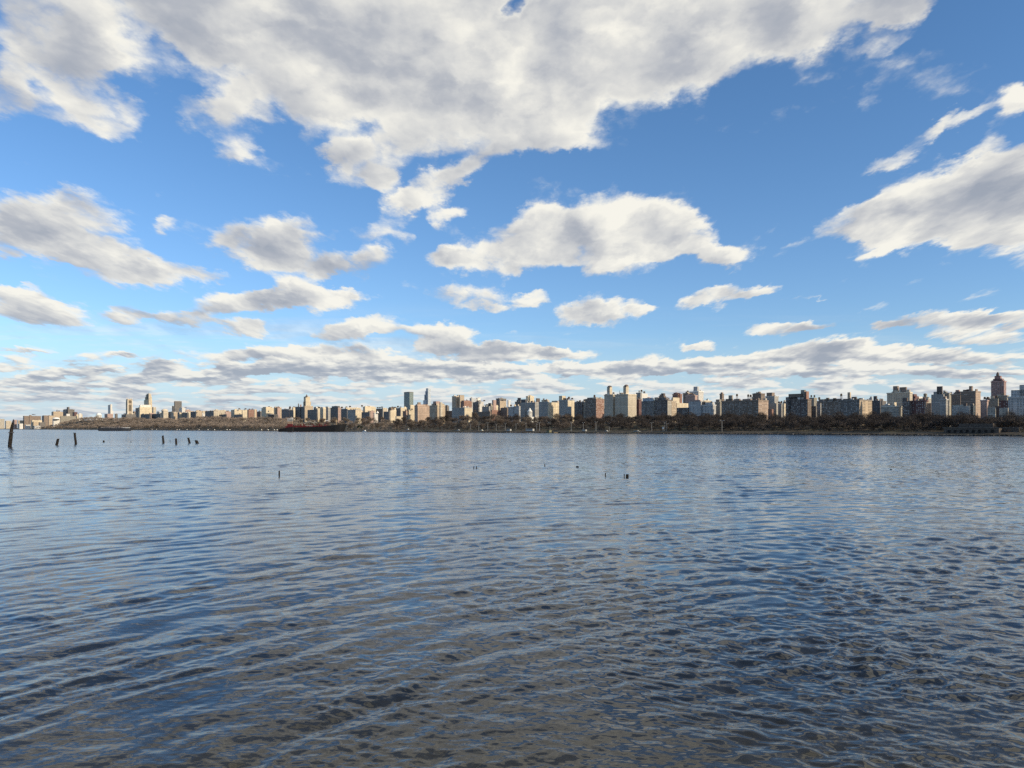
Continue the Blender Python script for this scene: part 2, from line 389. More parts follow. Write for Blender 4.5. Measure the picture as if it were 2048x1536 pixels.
for _px, _py in CANOPY:
    _x, _y = on_line(_px, 112); _S.append(s_of(_x, _y)); _E.append(max(3.0, zat(_py, _y) - 13.0))
def crest(s): return float(np.interp(s, _S, _E))
def ground(s, t):
    e = crest(s)
    if t < 16: return 1.3
    if t < 28: return 1.3 + (t - 16) / 12 * 1.6
    k = min(1, (t - 28) / 92.0); k = k * k * (3 - 2 * k)
    return 2.9 + (max(e, 4.2) - 2.9) * k + (0.006 * (t - 120) if t > 120 else 0)
def ground_xy(x, y):
    s, t = st_of(x, y); return ground(s, max(t, 0.5))
def build_land():
    ts = [-0.35, -0.05, 0.0, 4, 10, 16, 22, 28, 36, 44, 52, 62, 72, 82, 92, 102, 112, 122, 150, 200, 300, 500, 1000, 2500, 6000, 15000]
    ss = list(np.arange(-1800, 1500, 18.0)); ss = list(-1800 - np.geomspace(20, 25000, 70))[::-1] + ss + [1600, 2000, 3000, 6000]
    co = []; 
    for s in ss:
        for j, t in enumerate(ts):
            tt = t + (0 if t > 3 else math.sin(s * 0.045) * 0.9 + math.sin(s * 0.19 + 1) * 0.3)
            x, y = xy_of(s, tt)
            z = -2.0 if j == 0 else (0.9 if j == 1 else ground(s, t))
            if j == 2: z = 1.15 + .25 * math.sin(s * .31)
            if t > 42: z += 0.8 * math.sin(s * 0.03 + t * .1)
            co.append((x, y, z))
    n = len(ts)
    fa = [(i * n + j, i * n + j + 1, (i + 1) * n + j + 1, (i + 1) * n + j) for i in range(len(ss) - 1) for j in range(n - 1)]
    me = bpy.data.meshes.new("ground"); me.from_pydata(co, [], [f[::-1] for f in fa]); me.update()
    o = link(bpy.data.objects.new("ground", me)); o['kind'] = 'structure'
    def b(g):
        tc = g.new('ShaderNodeTexCoord').outputs['Object']
        n1 = g.noise(tc, 0.03, 5.0, 0.6); n2 = g.noise(tc, 0.25, 4.0, 0.65)
        zc = g.sep(tc)[2]
        c = g.mix(g.ramp(n1, 0.38, 0.62), (0.100, 0.080, 0.050), (0.062, 0.064, 0.034))
        c = g.mix(g.ramp(n2, 0.45, 0.7), c, (0.070, 0.050, 0.034))
        c = g.mix(g.ramp(g.m('MULTIPLY_ADD', n2, 0.9, zc), 1.35, 1.75), (0.028, 0.026, 0.023), c)
        return principled(g, c, 0.95)
    me.materials.append(material("bank_grass_and_earth", b))
    # promenade strip along the river
    co = []; ss2 = [s for s in ss if -3500 < s < 1500]
    for s in ss2:
        for t in (18.0, 21.0):
            x, y = xy_of(s, t); co.append((x, y, ground(s, t) + 0.25))
    me = bpy.data.meshes.new("path"); me.from_pydata(co, [], [(2*i, 2*i+2, 2*i+3, 2*i+1) for i in range(len(ss2) - 1)])
    o = link(bpy.data.objects.new("path", me)); o['kind'] = 'structure'
    me.materials.append(plain("asphalt_path", (0.085, 0.08, 0.072), 0.9))
build_land()

# ------------------------------------------------------------------ mesh builder
class MB:
    def __init__(s): s.v = []; s.f = []; s.uv = []; s.mi = []
    def quad(s, p, uv=None, mi=0):
        i = len(s.v); s.v += [tuple(q) for q in p]; s.f.append(tuple(range(i, i + len(p))))
        s.uv.append(uv if uv else [(q[0], q[1]) for q in p]); s.mi.append(mi)
    def box(s, x0, x1, y0, y1, z0, z1, mi=0, top=None, taper=0.0):
        # taper: top inset in metres
        q = taper
        A = [(x0,y0,z0),(x1,y0,z0),(x1,y1,z0),(x0,y1,z0)]; B = [(x0+q,y0+q,z1),(x1-q,y0+q,z1),(x1-q,y1-q,z1),(x0+q,y1-q,z1)]
        L = [x1-x0, y1-y0, x1-x0, y1-y0]; off = [0.0, 100.0, 200.0, 300.0]
        for k in range(4):
            a, b = k, (k + 1) % 4
            h = z1 - z0
            s.quad([A[a], A[b], B[b], B[a]], [(off[k], z0), (off[k]+L[k], z0), (off[k]+L[k], z1), (off[k], z1)], mi)
        s.quad(B, None, top if top is not None else mi)
        s.quad(A[::-1], None, mi)
    def cyl(s, x, y, z0, z1, r0, r1=None, n=10, mi=0, cap=True, dx=0.0, dy=0.0):
        r1 = r0 if r1 is None else r1
        a = [(x + r0*math.cos(2*math.pi*k/n), y + r0*math.sin(2*math.pi*k/n), z0) for k in range(n)]
        b = [(x + dx + r1*math.cos(2*math.pi*k/n), y + dy + r1*math.sin(2*math.pi*k/n), z1) for k in range(n)]
        for k in range(n):
            j = (k + 1) % n; u = 2*math.pi*r0*k/n; u2 = 2*math.pi*r0*(k+1)/n
            s.quad([a[k], a[j], b[j], b[k]], [(u, z0), (u2, z0), (u2, z1), (u, z1)], mi)
        if cap: s.quad(b, None, mi)
    def dome(s, x, y, z, r, h, n=14, m=5, mi=0):
        prev = None
        for i in range(m + 1):
            a = math.pi / 2 * i / m
            ring = [(x + r*math.cos(a)*math.cos(2*math.pi*k/n), y + r*math.cos(a)*math.sin(2*math.pi*k/n), z + h*math.sin(a)) for k in range(n)]
            if prev:
                for k in range(n): s.quad([prev[k], prev[(k+1)%n], ring[(k+1)%n], ring[k]], None, mi)
            prev = ring
    def tube(s, p0, p1, r0, r1, n=5, mi=0):
        p0, p1 = Vector(p0), Vector(p1); d = (p1 - p0)
        if d.length < 1e-6: return
        q = d.to_track_quat('Z', 'Y')
        a = [p0 + q @ Vector((r0*math.cos(2*math.pi*k/n), r0*math.sin(2*math.pi*k/n), 0)) for k in range(n)]
        b = [p1 + q @ Vector((r1*math.cos(2*math.pi*k/n), r1*math.sin(2*math.pi*k/n), 0)) for k in range(n)]
        for k in range(n): s.quad([a[k], a[(k+1)%n], b[(k+1)%n], b[k]], None, mi)
        s.quad(b, None, mi)
    def build(s, name, mats, parent=None, smooth=False):
        me = bpy.data.meshes.new(name); me.from_pydata(s.v, [], s.f)
        uv = me.uv_layers.new(name="UVMap"); flat = [c for f in s.uv for c in f]
        uv.data.foreach_set("uv", np.array(flat, np.float32).ravel())
        me.polygons.foreach_set("material_index", np.array(s.mi, np.int32))
        if smooth: me.polygons.foreach_set("use_smooth", np.ones(len(s.f), bool))
        for m in (mats if isinstance(mats, (list, tuple)) else [mats]): me.materials.append(m)
        me.update()
        return link(bpy.data.objects.new(name, me), parent)

# ------------------------------------------------------------------ facade materials
PAL = dict(cream=(.66,.56,.40), tan=(.50,.40,.285), brick=(.30,.17,.125), brown=(.20,.155,.12), grey=(.36,.345,.315), white=(.70,.67,.61), slate=(.175,.160,.145), rose=(.34,.215,.195),
           ice=(.47,.465,.445), dark=(.125,.10,.088), olive=(.29,.265,.215), beige=(.54,.47,.36), pink=(.44,.31,.26), umber=(.26,.20,.155), maroon=(.15,.078,.070), stone=(.42,.385,.32), navy=(.105,.10,.10), clay=(.44,.33,.25))
def facade(color, style=0):
    # style 0 punched windows, 1 wide dark windows, 2 glass curtain wall, 3 floor bands, 4 blank wall with few windows
    cw, ch, w0, w1, h0, h1, pale, pb = [(1.9,1.7,.30,.70,.26,.72,.14,.55),(2.4,1.7,.20,.78,.24,.74,.20,.55),(1.4,1.8,.06,.94,.08,.92,.10,.5),(3.0,1.7,.04,.96,.36,.74,.18,.5),(4.2,2.2,.40,.58,.30,.68,.1,.5),(1.85,1.65,.24,.74,.24,.72,.50,.95)][style]
    base = PAL[color]
    def b(g):
        uv = g.new('ShaderNodeUVMap').outputs[0]
        u, v, _ = g.sep(uv)
        fu, fv = g.m('DIVIDE', u, cw), g.m('DIVIDE', v, ch)
        iu, iv = g.m('FLOOR', fu), g.m('FLOOR', fv)
        du, dv = g.m('FRACT', fu), g.m('FRACT', fv)
        inside = g.m('MULTIPLY', g.m('MULTIPLY', g.m('GREATER_THAN', du, w0), g.m('LESS_THAN', du, w1)), g.m('MULTIPLY', g.m('GREATER_THAN', dv, h0), g.m('LESS_THAN', dv, h1)))
        ob = g.new('ShaderNodeObjectInfo').outputs['Random']
        wn = g.new('ShaderNodeTexWhiteNoise', noise_dimensions='3D'); g.put(wn.inputs[0], g.comb(iu, iv, g.m('MULTIPLY', ob, 91.0)))
        wnc = g.new('ShaderNodeTexWhiteNoise', noise_dimensions='2D'); g.put(wnc.inputs[0], g.comb(iu, g.m('MULTIPLY', ob, 37.0), 0))
        wr = wn.outputs[0]
        # whole columns of bathroom and stair windows are narrower or missing
        inside = g.m('MULTIPLY', inside, g.m('LESS_THAN', wnc.outputs[0], 0.86 if style != 2 else 2.0))
        tc = g.new('ShaderNodeTexCoord').outputs['Object']
        n = g.noise(tc, 0.09, 4.0, 0.6); n2 = g.noise(tc, 1.2, 3.0, 0.7)
        wall = g.mix(g.ramp(n, 0.3, 0.7), tuple(c * .84 for c in base), tuple(min(1, c * 1.08) for c in base))
        wall = g.mix(g.ramp(n2, 0.5, 0.85), wall, tuple(c * .72 for c in base))
        band = g.m('LESS_THAN', g.m('FRACT', g.m('DIVIDE', g.m('ADD', v, g.m('MULTIPLY', ob, 20.0)), 14.0)), 0.035)
        wall = g.mix(g.m('MULTIPLY', band, 0.5), wall, tuple(min(1, c * 1.7 + .08) for c in base))
        if style == 2:
            glass = g.mix(g.ramp(wr, 0.0, 1.0), (0.12, 0.17, 0.17) if color == 'slate' else (0.30, 0.37, 0.43), (0.22, 0.29, 0.27) if color == 'slate' else (0.58, 0.63, 0.67))
        else:
            pv = g.m('GREATER_THAN', wr, 1 - pale)
            glass = g.mix(pv, (0.045, 0.048, 0.055), g.mix(wn.outputs[0], (0.14*pb, 0.15*pb, 0.16*pb), (0.62*pb, 0.62*pb, 0.58*pb)))
            glass = g.mix(0.2, glass, base)
        c = g.mix(inside, wall, glass)
        r = g.m('MULTIPLY_ADD', inside, -0.62, 0.9)
        return principled(g, c, r)
    return material("facade_%s_%s" % (color, ("punched", "wide", "glass", "banded", "blank", "pale_blinds")[style]), b)
ROOF = plain("roof_tar", (0.10, 0.095, 0.09), 0.95)
TRIM = {}
def trim(color):
    c = PAL[color]; return plain("trim_" + color, tuple(min(1, v * 1.15 + .03) for v in c), 0.85)
WOOD = plain("weathered_tank_wood", (0.10, 0.075, 0.055), 0.9)
STEEL = plain("dark_steel", (0.06, 0.06, 0.065), 0.6)

def solve(x0, xc, x1, t, push=0.0):
    a0, ac, a1 = (x0 - 1024) / F, (xc - 1024) / F, (x1 - 1024) / F
    cy = ray_depth(xc, t); cx = ac * cy
    w = (cx - a0 * cy) / (UX - UY * a0)           # along the river face, away to the left
    d = (a1 * cy - cx) / (NX - NY * a1)           # inland
    return cx, cy, max(w, 1.0), max(d, 1.0)
ROT = math.atan2(UY, UX)      # local +x runs along the shore to the right, local +y runs inland
BLD = []
def local(root, x, y):
    dx, dy = x - root[0], y - root[1]
    return dx * UX + dy * UY, dx * NX + dy * NY
def tank(parent, x, y, z, r, h, legs):
    m = MB(); m.cyl(0, 0, legs, legs + h * .78, r, r * .96, 10); m.cyl(0, 0, legs + h * .78, legs + h, r * 1.05, 0.1, 10)
    o = m.build('water_tank', WOOD, parent); o.location = (x, y, z)
    m = MB()
    for sx, sy in ((-1,-1),(1,-1),(1,1),(-1,1)): m.tube((sx*r*.65, sy*r*.65, -0.3), (sx*r*.6, sy*r*.6, legs), .16, .16, 4)
    m.box(-r*.8, r*.8, -r*.8, r*.8, legs - .25, legs)
    m.build('tank_stand', STEEL, o)
    return o
def building(spec):
    name, pos, t, color, style, label, extra = spec
    x0, xc, x1, yt = pos
    cx, cy, w, d = solve(x0, xc, x1, t)
    top = zat(yt, cy)
    d0 = d
    base = min(ground_xy(cx, cy), ground_xy(cx - UX * w, cy - UY * w)) - 1.0
    root = empty(name, (cx, cy, base), ROT)
    cat = {'church_tower': 'church', 'office_tower': 'tower', 'apartment_tower': 'tower', 'skyscraper': 'tower', 'glass_tower': 'tower'}.get(name, 'building')
    tag(root, label, cat, 'buildings on the far bank')
    H = top - base
    px_m = F / cy
    fm = facade(color, style)
    m = MB(); m.box(-w, 0, 0, d, 0, H, 0, top=1)
    m.build('wall', [fm, ROOF], root)
    # cornice or parapet, standing proud of the wall
    if w > 4 and d > 4 and not extra.get('plain'):
        m = MB(); e = 0.45; hh = 1.1
        m.box(-w - e, e, -e, d + e, H - .15, H + hh, 0)
        m.build('cornice', trim(color), root)
        H2 = H + hh
    else: H2 = H
    rr = random.Random(int(x0 * 7 + yt))
    for (kind, *a) in extra.get('x', []):
        if kind == 'p':       # a block standing on the roof or a set-back storey
            q0, qc, q1, qy = a[:4]; col = a[4] if len(a) > 4 else color; sty = a[5] if len(a) > 5 else (style if (q1 - q0) > 14 else 4)
            bx, by, bw, bd = solve(q0, qc, q1, t + min(d, 40) * 0.12 + 0.5)
            lx, ly = local((cx, cy), bx, by)
            hz = zat(qy, by) - base
            m = MB(); bd = min(bd, max(3.0, d * 1.0)) if q1 > qc else 5.0
            over = lx - bw < -w - .6 or lx > .6 or ly + bd > d + 1.5
            m.box(lx - bw, lx, ly, ly + bd, 0 if over else H2 - 0.4, hz, 0, top=1)
            m.build('penthouse', [facade(col, sty), ROOF], root)
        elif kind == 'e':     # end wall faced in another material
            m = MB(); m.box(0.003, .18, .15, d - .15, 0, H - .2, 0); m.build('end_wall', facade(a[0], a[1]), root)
        elif kind == 'k':     # water tank
            qx, qy = a[:2]; by = ray_depth(qx, t + min(d, 30) * 0.5); bx = (qx - 1024) / F * by
            lx, ly = local((cx, cy), bx, by); zt = zat(qy, by) - base
            z0 = a[3] if len(a) > 3 else H2
            if len(a) > 2 and a[2]: z0 = zat(a[2], by) - base
            hh_ = max(3.2, zt - z0); r = 2.0 / 600 * min(cy, 1500) / 1.6
            r = max(1.1, 2.0 / px_m); th = min(hh_ * .62, r * 2.3)
            tank(root, lx, ly, z0, r, th, hh_ - th)
        elif kind == 'c':     # mast or chimney
            qx, qy = a[:2]; by = ray_depth(qx, t + min(d, 30) * 0.4); bx = (qx - 1024) / F * by
            lx, ly = local((cx, cy), bx, by); zt = zat(qy, by) - base
            r = max(0.3, (a[2] if len(a) > 2 else 1.0) / 2 / px_m)
            m = MB(); m.cyl(lx, ly, H2 - .3, zt, r, r * .8, 6); m.build('chimney' if r > .6 else 'mast', trim('dark') if r > .6 else STEEL, root)
        elif kind == 'dome':
            q0, q1, qb, qt = a[:4]; by = cy + 4; r = (q1 - q0) / 2 / F * by; lx, ly = local((cx, cy), ((q0 + q1) / 2 - 1024) / F * by, by)
            m = MB(); m.dome(lx, ly, zat(qb, by) - base, r, zat(qt, by) - zat(qb, by)); m.build('dome', trim(a[4] if len(a) > 4 else color), root, True)
        elif kind == 'cone':
            q0, q1, qb, qt = a[:4]; by = cy + 3; r = (q1 - q0) / 2 / F * by; lx, ly = local((cx, cy), ((q0 + q1) / 2 - 1024) / F * by, by)
            m = MB(); m.cyl(lx, ly, zat(qb, by) - base, zat(qt, by) - base, r, 0.15, 8); m.build('spire', trim(a[4] if len(a) > 4 else 'slate'), root)
    # many blocks step back at the top
    if w > 7 and d > 5 and not extra.get('bare') and rr.random() < .6 and name != 'row_house':
        a0 = rr.uniform(.08, .3) * w; a1 = rr.uniform(.08, .3) * w; sh_ = rr.uniform(1.6, 3.6)
        m = MB(); m.box(-w + a0, -a1, rr.uniform(.6, 1.5), d * rr.uniform(.7, .9), H2 - .3, H2 + sh_, 0, top=1); m.build('setback_storey', [fm, ROOF], root)
    # small rooftop clutter nobody would miss: lift bulkheads, vents and tanks, a different set on every roof
    if w * px_m > 4 and name not in ('skyscraper', 'glass_tower', 'row_house'):
        n = 2 + int(min(w, 60) / 9) + (2 if d > 12 else 0)
        for i in range(min(n, 5 if extra.get('bare') else 7)):
            bw = rr.uniform(1.2, 3.8); bd = rr.uniform(1.5, 4); bh = rr.uniform(1.0, 3.0)
            if w < bw + 1 or d < bd + 1: continue
            lx = -rr.uniform(.4, w - bw - .4) ; ly = rr.uniform(.3, max(.5, d - bd - .4))
            if rr.random() < 0.22 and not extra.get('bare'):
                tank(root, lx - 1, ly + 1, H2, 1.05, 2.3, 1.5)
            else:
                m = MB(); m.box(lx - bw, lx, ly, ly + bd, H2 - .2, H2 + bh, 0, top=1)
                m.build('roof_bulkhead', [facade(rr.choice([color, 'stone', 'umber', 'beige', 'dark', 'white', 'clay']), 4), ROOF], root)
    return root
A, O, T, S_, G_ = 'apartment_building', 'office_building', 'apartment_tower', 'office_tower', 'glass_tower'
BUILDINGS = [
 # ---- far left, low riverside district
 ('warehouse',(-14,-10,9,838),60,'stone',4,"low white warehouse cut by the left edge of the photo",{}),
 ('warehouse',(10,12,23,842),90,'beige',0,"small beige shed between the white warehouse and the tall broken piling",{'bare':1}),
 ('row_house',(27,29,34,840),110,'pink',0,"tiny pink house right behind the tall broken piling",{'bare':1}),
 ('row_house',(35,37,46,841),120,'cream',0,"pale yellow house left of the long brown slab block",{'bare':1}),
 (A,(46,48.5,82,832),150,'umber',1,"long brown slab block with rooftop tanks on the left shore",{'x':[('k',66,828.5),('k',69,829),('p',58,59,63,830)]}),
 ('warehouse',(62,64,84,841),40,'cream',4,"cream building with an orange wall in front of the brown slab block",{'x':[('p',66,67,76,843,'tan',4)],'bare':1}),
 ('warehouse',(37,39,46,848),24,'white',4,"little white shed on the shore below the brown slab",{'bare':1}),
 ('warehouse',(50,52,61,850),22,'white',4,"white shed roof nearest the water on the left shore",{'bare':1}),
 ('warehouse',(67,69,81,852),20,'ice',4,"pale white shed with dark openings at the left waterline",{'bare':1}),
 ('warehouse',(77,79,91,845),50,'slate',4,"dark gabled shed right of the cream and orange building",{'bare':1}),
 (A,(83.5,88,107,832),190,'umber',0,"mid height brown block with a tan right end",{'x':[('c',98.5,830,2),('p',97,98,107,831.2,'tan',0)]}),
 (A,(103,107,126,824),330,'tan',0,"orange tan tower with a small chimney beside the slate towers",{'x':[('c',114,819.5,2),('c',118,821,3)]}),
 ('warehouse',(105,107,120,838),70,'white',4,"white curved roof shed under the orange tan tower",{'x':[('dome',106,119,838,834.5,'white')],'bare':1}),
 (A,(120,121,152,832.5),170,'olive',0,"long olive grey slab at the left end of the hill",{'bare':1}),
 ('apartment_tower',(126,133,149,819),420,'slate',0,"cluster of dark slate towers stepping down to the right",{'x':[('p',133.5,136,139,814,'slate'),]}),
 ('apartment_tower',(145,149,155,824.5),430,'maroon',0,"dark maroon end tower beside the slate cluster",{'bare':1}),
 ('row_house',(132,133,140,828),240,'white',4,"small white box roof in front of the slate towers",{'bare':1}),
 (A,(152,153,165,829),230,'cream',0,"pale yellow block where the wooded hill begins",{'x':[('p',157,158,163,826.5,'white',4)]}),
 # ---- the hill with the tall churches
 ('office_tower',(216,219.6,224.5,810),900,'white',0,"slim white tower far behind the domed tomb",{'x':[('p',220,221,224,808.5,'white',4)],'bare':1}),
 ('office_building',(219,221,226.5,821.5),880,'white',4,"white shoulder block at the foot of the slim white tower",{'bare':1}),
 (A,(209,215,226,828),500,'pink',0,"low pinkish block below the slim white tower",{'bare':1}),
 (A,(229.5,231,235.5,828),700,'slate',0,"tiny blue grey block alone on the tree line",{'bare':1}),
 (A,(243,252,272,829),200,'slate',0,"low dark wing around the foot of the carved church tower",{'bare':1}),
 (A,(271,279,281,816),330,'slate',0,"dark stepped block left of the big cream hall",{'x':[('p',279,281,283,810,'slate',4)],'bare':1}),
 ('office_building',(277,279.5,304,814.5),300,'cream',4,"big cream hall under the tapering tower",{'x':[('p',279.5,280.5,302,809.5,'white',4)],'bare':1}),
 ('office_tower',(288,295.5,304.2,800),385,'cream',0,"tapering cream tower with narrow crown above the cream hall",{'x':[('p',289.8,296,303.6,793.5,'cream',0),('p',291.5,297,302.8,789,'cream',0),('p',293,297.5,302,787,'beige',4),('c',297.5,785,1)],'bare':1}),
 (A,(281,299,302,828.5),180,'navy',0,"low dark block in front of the cream hall",{'x':[('p',284,288,290,827,'cream',4)]}),
 (A,(298,300,311,827.5),240,'pink',0,"pink low block right of the cream hall",{}),
 (A,(303,321,322,827),200,'slate',0,"long dark low block left of the arched cream block",{}),
 (A,(320.5,322.5,336.5,826),190,'cream',0,"small cream block with an arched roof structure",{'x':[('p',323,327,336,821,'beige',4),('dome',323,336,822,817.5,'beige')],'bare':1}),
 (A,(336,344,348,825),230,'slate',0,"dark block between the arched cream block and the grey slab tower",{}),
 ('office_tower',(348,349.5,363.5,803),420,'slate',3,"dark grey slab tower with rounded top on the left skyline",{'x':[('p',349.5,350.5,363,802.2,'umber',4)],'bare':1}),
 ('office_building',(344,347,349,812.5),450,'slate',3,"narrow dark shoulder on the left of the grey slab tower",{'bare':1}),
 (A,(358,364,371,816.5),350,'white',0,"white walled block peeping out right of the grey slab tower",{'x':[('c',372,814,2)]}),
 (A,(370,372,381,820),370,'pink',0,"pale pink stepped block behind the white walled one",{}),
 (A,(341,347.5,355.5,825),170,'tan',0,"cream ended block below the grey slab tower",{}),
 (A,(355,359,366,825.5),175,'slate',0,"small block with a lit cream gable left of the long dark block",{'x':[('e','cream',4)],'bare':1}),
 (A,(363,375,378,826),180,'slate',0,"long dark block with no lit end below the skyline",{}),
 (A,(374,376,383,824.5),240,'cream',0,"little cream block before the square dark one",{'bare':1}),
 (A,(381,391,392,823),185,'navy',0,"square dark block left of the orange tan one",{}),
 (A,(391,392.5,404,822.5),180,'tan',0,"orange tan block standing between dark and white blocks",{'x':[('c',400,820.5,3)]}),
 (A,(403,405,411,828),220,'white',0,"low white block set back beside the orange tan one",{'bare':1}),
 (A,(404,405,413,822),340,'beige',4,"beige roof edge behind the low white block",{'bare':1}),
 (A,(410,427.5,436,822),165,'slate',0,"dark teal faced block with a bright beige right end",{'x':[('e','beige',0),('c',422,820.5,2)]}),
 (A,(425,428,452,820.5),400,'beige',0,"long beige block with flat roofs behind the teal faced one",{'x':[('p',430,431,436,818.5,'beige',4)]}),
 (A,(450,451,463,823.5),390,'pink',0,"pinkish block joining the long beige one",{}),
 (A,(438,452,454,828.5),180,'navy',0,"low dark block on the trees below the long beige one",{}),
 (A,(462,469,485,820),230,'cream',0,"large yellow cream block with a dark left face",{'x':[('k',478.5,816.5),('p',469,470,475,818,'cream',4)]}),
 (A,(484,485,495,820),240,'cream',0,"yellow cream block joined to the larger one, tank on top",{'x':[('k',491,816.5)]}),
 (A,(468,484,486,828.5),170,'slate',0,"low dark block in front of the large yellow cream one",{}),
 (A,(494.5,497,514,820),200,'brick',0,"orange brick block with two roof tanks",{'x':[('k',499,817.5),('k',505,818),('p',508,509,513,818.5,'tan',4)]}),
 (A,(513,521,524,824),240,'slate',0,"low dark block right of the orange brick one",{}),
 (A,(523,532,548,816.5),190,'cream',0,"tall cream block with punched windows above a dark cottage",{'x':[('k',538,812.5)]}),
 (A,(548,551,563,815.5),200,'tan',0,"tan block with dark chimneys beside the tall cream block",{'x':[('c',550,813.5,2),('c',558,814,3),('p',554,555,560,813.5,'pink',4)]}),
 ('row_house',(536,548,556,829.5),120,'navy',4,"dark cottage with a white gable among the bare trees",{'x':[('cone',538,550,829.5,826.8,'slate')],'bare':1}),
 (A,(563,575.5,578,818),200,'slate',0,"grey block behind the tug mast",{}),
 (A,(574,586,587,820),180,'slate',0,"grey block just right of the tug mast",{'x':[('k',580,812.5),('p',577,579,583,817,'white',4)]}),
 (A,(584,586,593,815.5),330,'cream',0,"cream block peeping out behind the grey one",{'x':[('k',587.5,813)]}),
 (A,(590.5,600,601,813.5),190,'slate',0,"left half of the slate pair below the stepped tan tower",{'x':[('c',597,807,2.2)]}),
 (A,(600.5,609,610,813),192,'slate',0,"right half of the slate pair, pink penthouse on top",{'x':[('p',600,601,606,809,'pink',4)]}),
 ('apartment_tower',(608,610,626,812.5),260,'tan',0,"stepped tan tower with a dark pointed cap",{'x':[('p',606.5,610.5,622,803,'tan',0),('p',607.5,611.5,620,793,'cream',0),('cone',610.5,616,793,788.5,'dark')],'bare':1}),
 (A,(615,634,636,819),175,'slate',0,"long low slate block at the foot of the stepped tan tower",{}),
 (A,(631,635,641.5,817.5),230,'cream',0,"thin cream block between two slate ones, white roof hut",{'x':[('p',631,632,636,813.5,'white',4),('k',638,813.5)]}),
 (A,(640,646.5,653.5,817),225,'cream',0,"cream block with a sunlit end left of the blank tan wall",{'x':[('p',645,646,650,814,'white',4)]}),
 (A,(652,656,661,816),215,'grey',4,"blank grey tan wall standing above the tree line",{'x':[('k',653,814)]}),
 (A,(661,676,683,815.5),200,'slate',0,"wide slate block with a pink sunlit end",{'x':[('e','pink',0),('k',671,811.5),('p',667,668,673,812.5,'white',4)]}),
 (A,(682,694,695.5,817.5),180,'slate',0,"dark blue block with arched windows above the barge bow",{'x':[('k',684,813)]}),
 (A,(695,711,724,820),165,'grey',1,"grey columned block with a yellow cream end",{'x':[('e','cream',0)],'bare':1}),
 (A,(723,738.5,741,824),172,'slate',0,"low slate block right of the yellow cream end",{}),
 (A,(690,692,722,815.8),380,'cream',0,"long cream roofline behind the columned block",{'x':[('k',700,811.5),('k',693,813)]}),
 (A,(726,730,752,814.5),340,'cream',4,"broad cream block with flat roof and a tank at its left",{'x':[('k',724,810),('c',731,812,2)]}),
 (A,(739,741,749,822.5),230,'pink',0,"small pink block below the broad cream block",{'bare':1}),
 ('row_house',(747,749,756,826.5),200,'white',4,"white gabled roofs between two dark blocks",{'x':[('cone',752,758,826,821.5,'white')],'bare':1}),
 (A,(752,764.5,766,817),330,'brown',0,"brown stepped block with tanks behind the white gables",{'x':[('k',755.5,814),('k',760,814)]}),
 (A,(764,766,774,816.5),320,'beige',0,"beige block with a tank, behind the slate columned one",{'x':[('k',764,813)]}),
 (A,(767,778,780,823),170,'slate',0,"slate block with pale columns left of the square yellow block",{}),
 (A,(778,781,792.5,822),190,'cream',4,"square yellow block with blank sunlit wall",{'bare':1}),
 (A,(776,782,796,817),380,'brown',0,"dark roofs and tanks behind the square yellow block",{'x':[('k',785,813),('k',790,813.5),('p',788,789,794,816,'cream',4)]}),
 (A,(792,800.5,802,816),250,'slate',0,"narrow slate tower left of the tan and glass pair",{'x':[('k',796,811.5)]}),
 (A,(799,801.5,813.5,816),330,'cream',0,"cream block at the foot of the green glass tower",{'x':[('k',801,813.5)]}),
 (A,(791,793,806,832.5),130,'cream',4,"small pale block on the slope below the narrow slate tower",{'bare':1}),
 ('glass_tower',(808,819,826.8,784.5),600,'slate',2,"green glass tower with a pale sunlit side",{'x':[('p',809,818,826,783.5,'slate',4)],'bare':1}),
 (A,(819,821,829.5,811.5),300,'cream',0,"cream block with overhanging roof in front of the glass tower",{'x':[('p',820,821,827,809.8,'tan',4)]}),
 (A,(805.5,812,819,823),170,'brick',0,"dark and brick block in front of the glass tower",{'x':[('e','clay',0),('k',815,819)]}),
 (A,(816,818,827.5,820),175,'cream',0,"yellow cream block touching the brick one",{'x':[('k',824,817.5)]}),
 ('skyscraper',(846.5,852.5,861,801),900,'ice',2,"slender stepped skyscraper, blue on the left and white on the right",{'x':[('p',848.5,854,861,789,'ice',2),('p',850.3,855,861,782,'ice',2),('p',852,856,861.3,776.5,'ice',2)],'bare':1}),
 (A,(829,835.5,859,812),165,'clay',0,"broad brick tan block with a round turret",{'x':[('p',834.5,836,841.5,804.5,'umber',4)]}),
 (A,(859,871,890.5,811.5),160,'tan',0,"stepped tan block with pale bands and a dark left face",{'x':[('p',863,873,889,807,'tan',0),('p',866,872,880,802.5,'pink',4),('p',879,881,885,804.5,'beige',4)],'bare':1}),
 (A,(888,894,895,811),260,'brown',0,"narrow dark block hugging the stepped tan one",{'bare':1}),
 (A,(891,904,906,821.5),190,'navy',0,"low dark block in the gap before the balcony tower",{}),
 ('apartment_tower',(904,911.5,924,793),330,'tan',1,"tan tower with stacked balconies on its sunlit side",{'x':[('p',918,920,928.5,790,'tan',1)],'bare':1}),
 (A,(921,928,944,804),260,'brick',0,"salmon brick block right of the balcony tower",{'x':[('k',934,801.5),('c',933.5,798.5,1.5)]}),
 (A,(904,929,944.5,816),160,'grey',1,"grey block with a yellow window grid end below the balcony tower",{'x':[('e','cream',0)],'bare':1}),
 ('apartment_tower',(939.5,943,949,797),600,'ice',4,"pair of white slabs rising behind the salmon brick block",{'x':[('p',950,951,953,797,'white',4)],'bare':1}),
 ('apartment_tower',(952,955,961,796.5),620,'white',4,"white slab directly right of the pair of white slabs",{'bare':1}),
 (A,(945.5,957,959,804),300,'slate',1,"dark blue ribbed block in front of the white slabs",{'bare':1}),
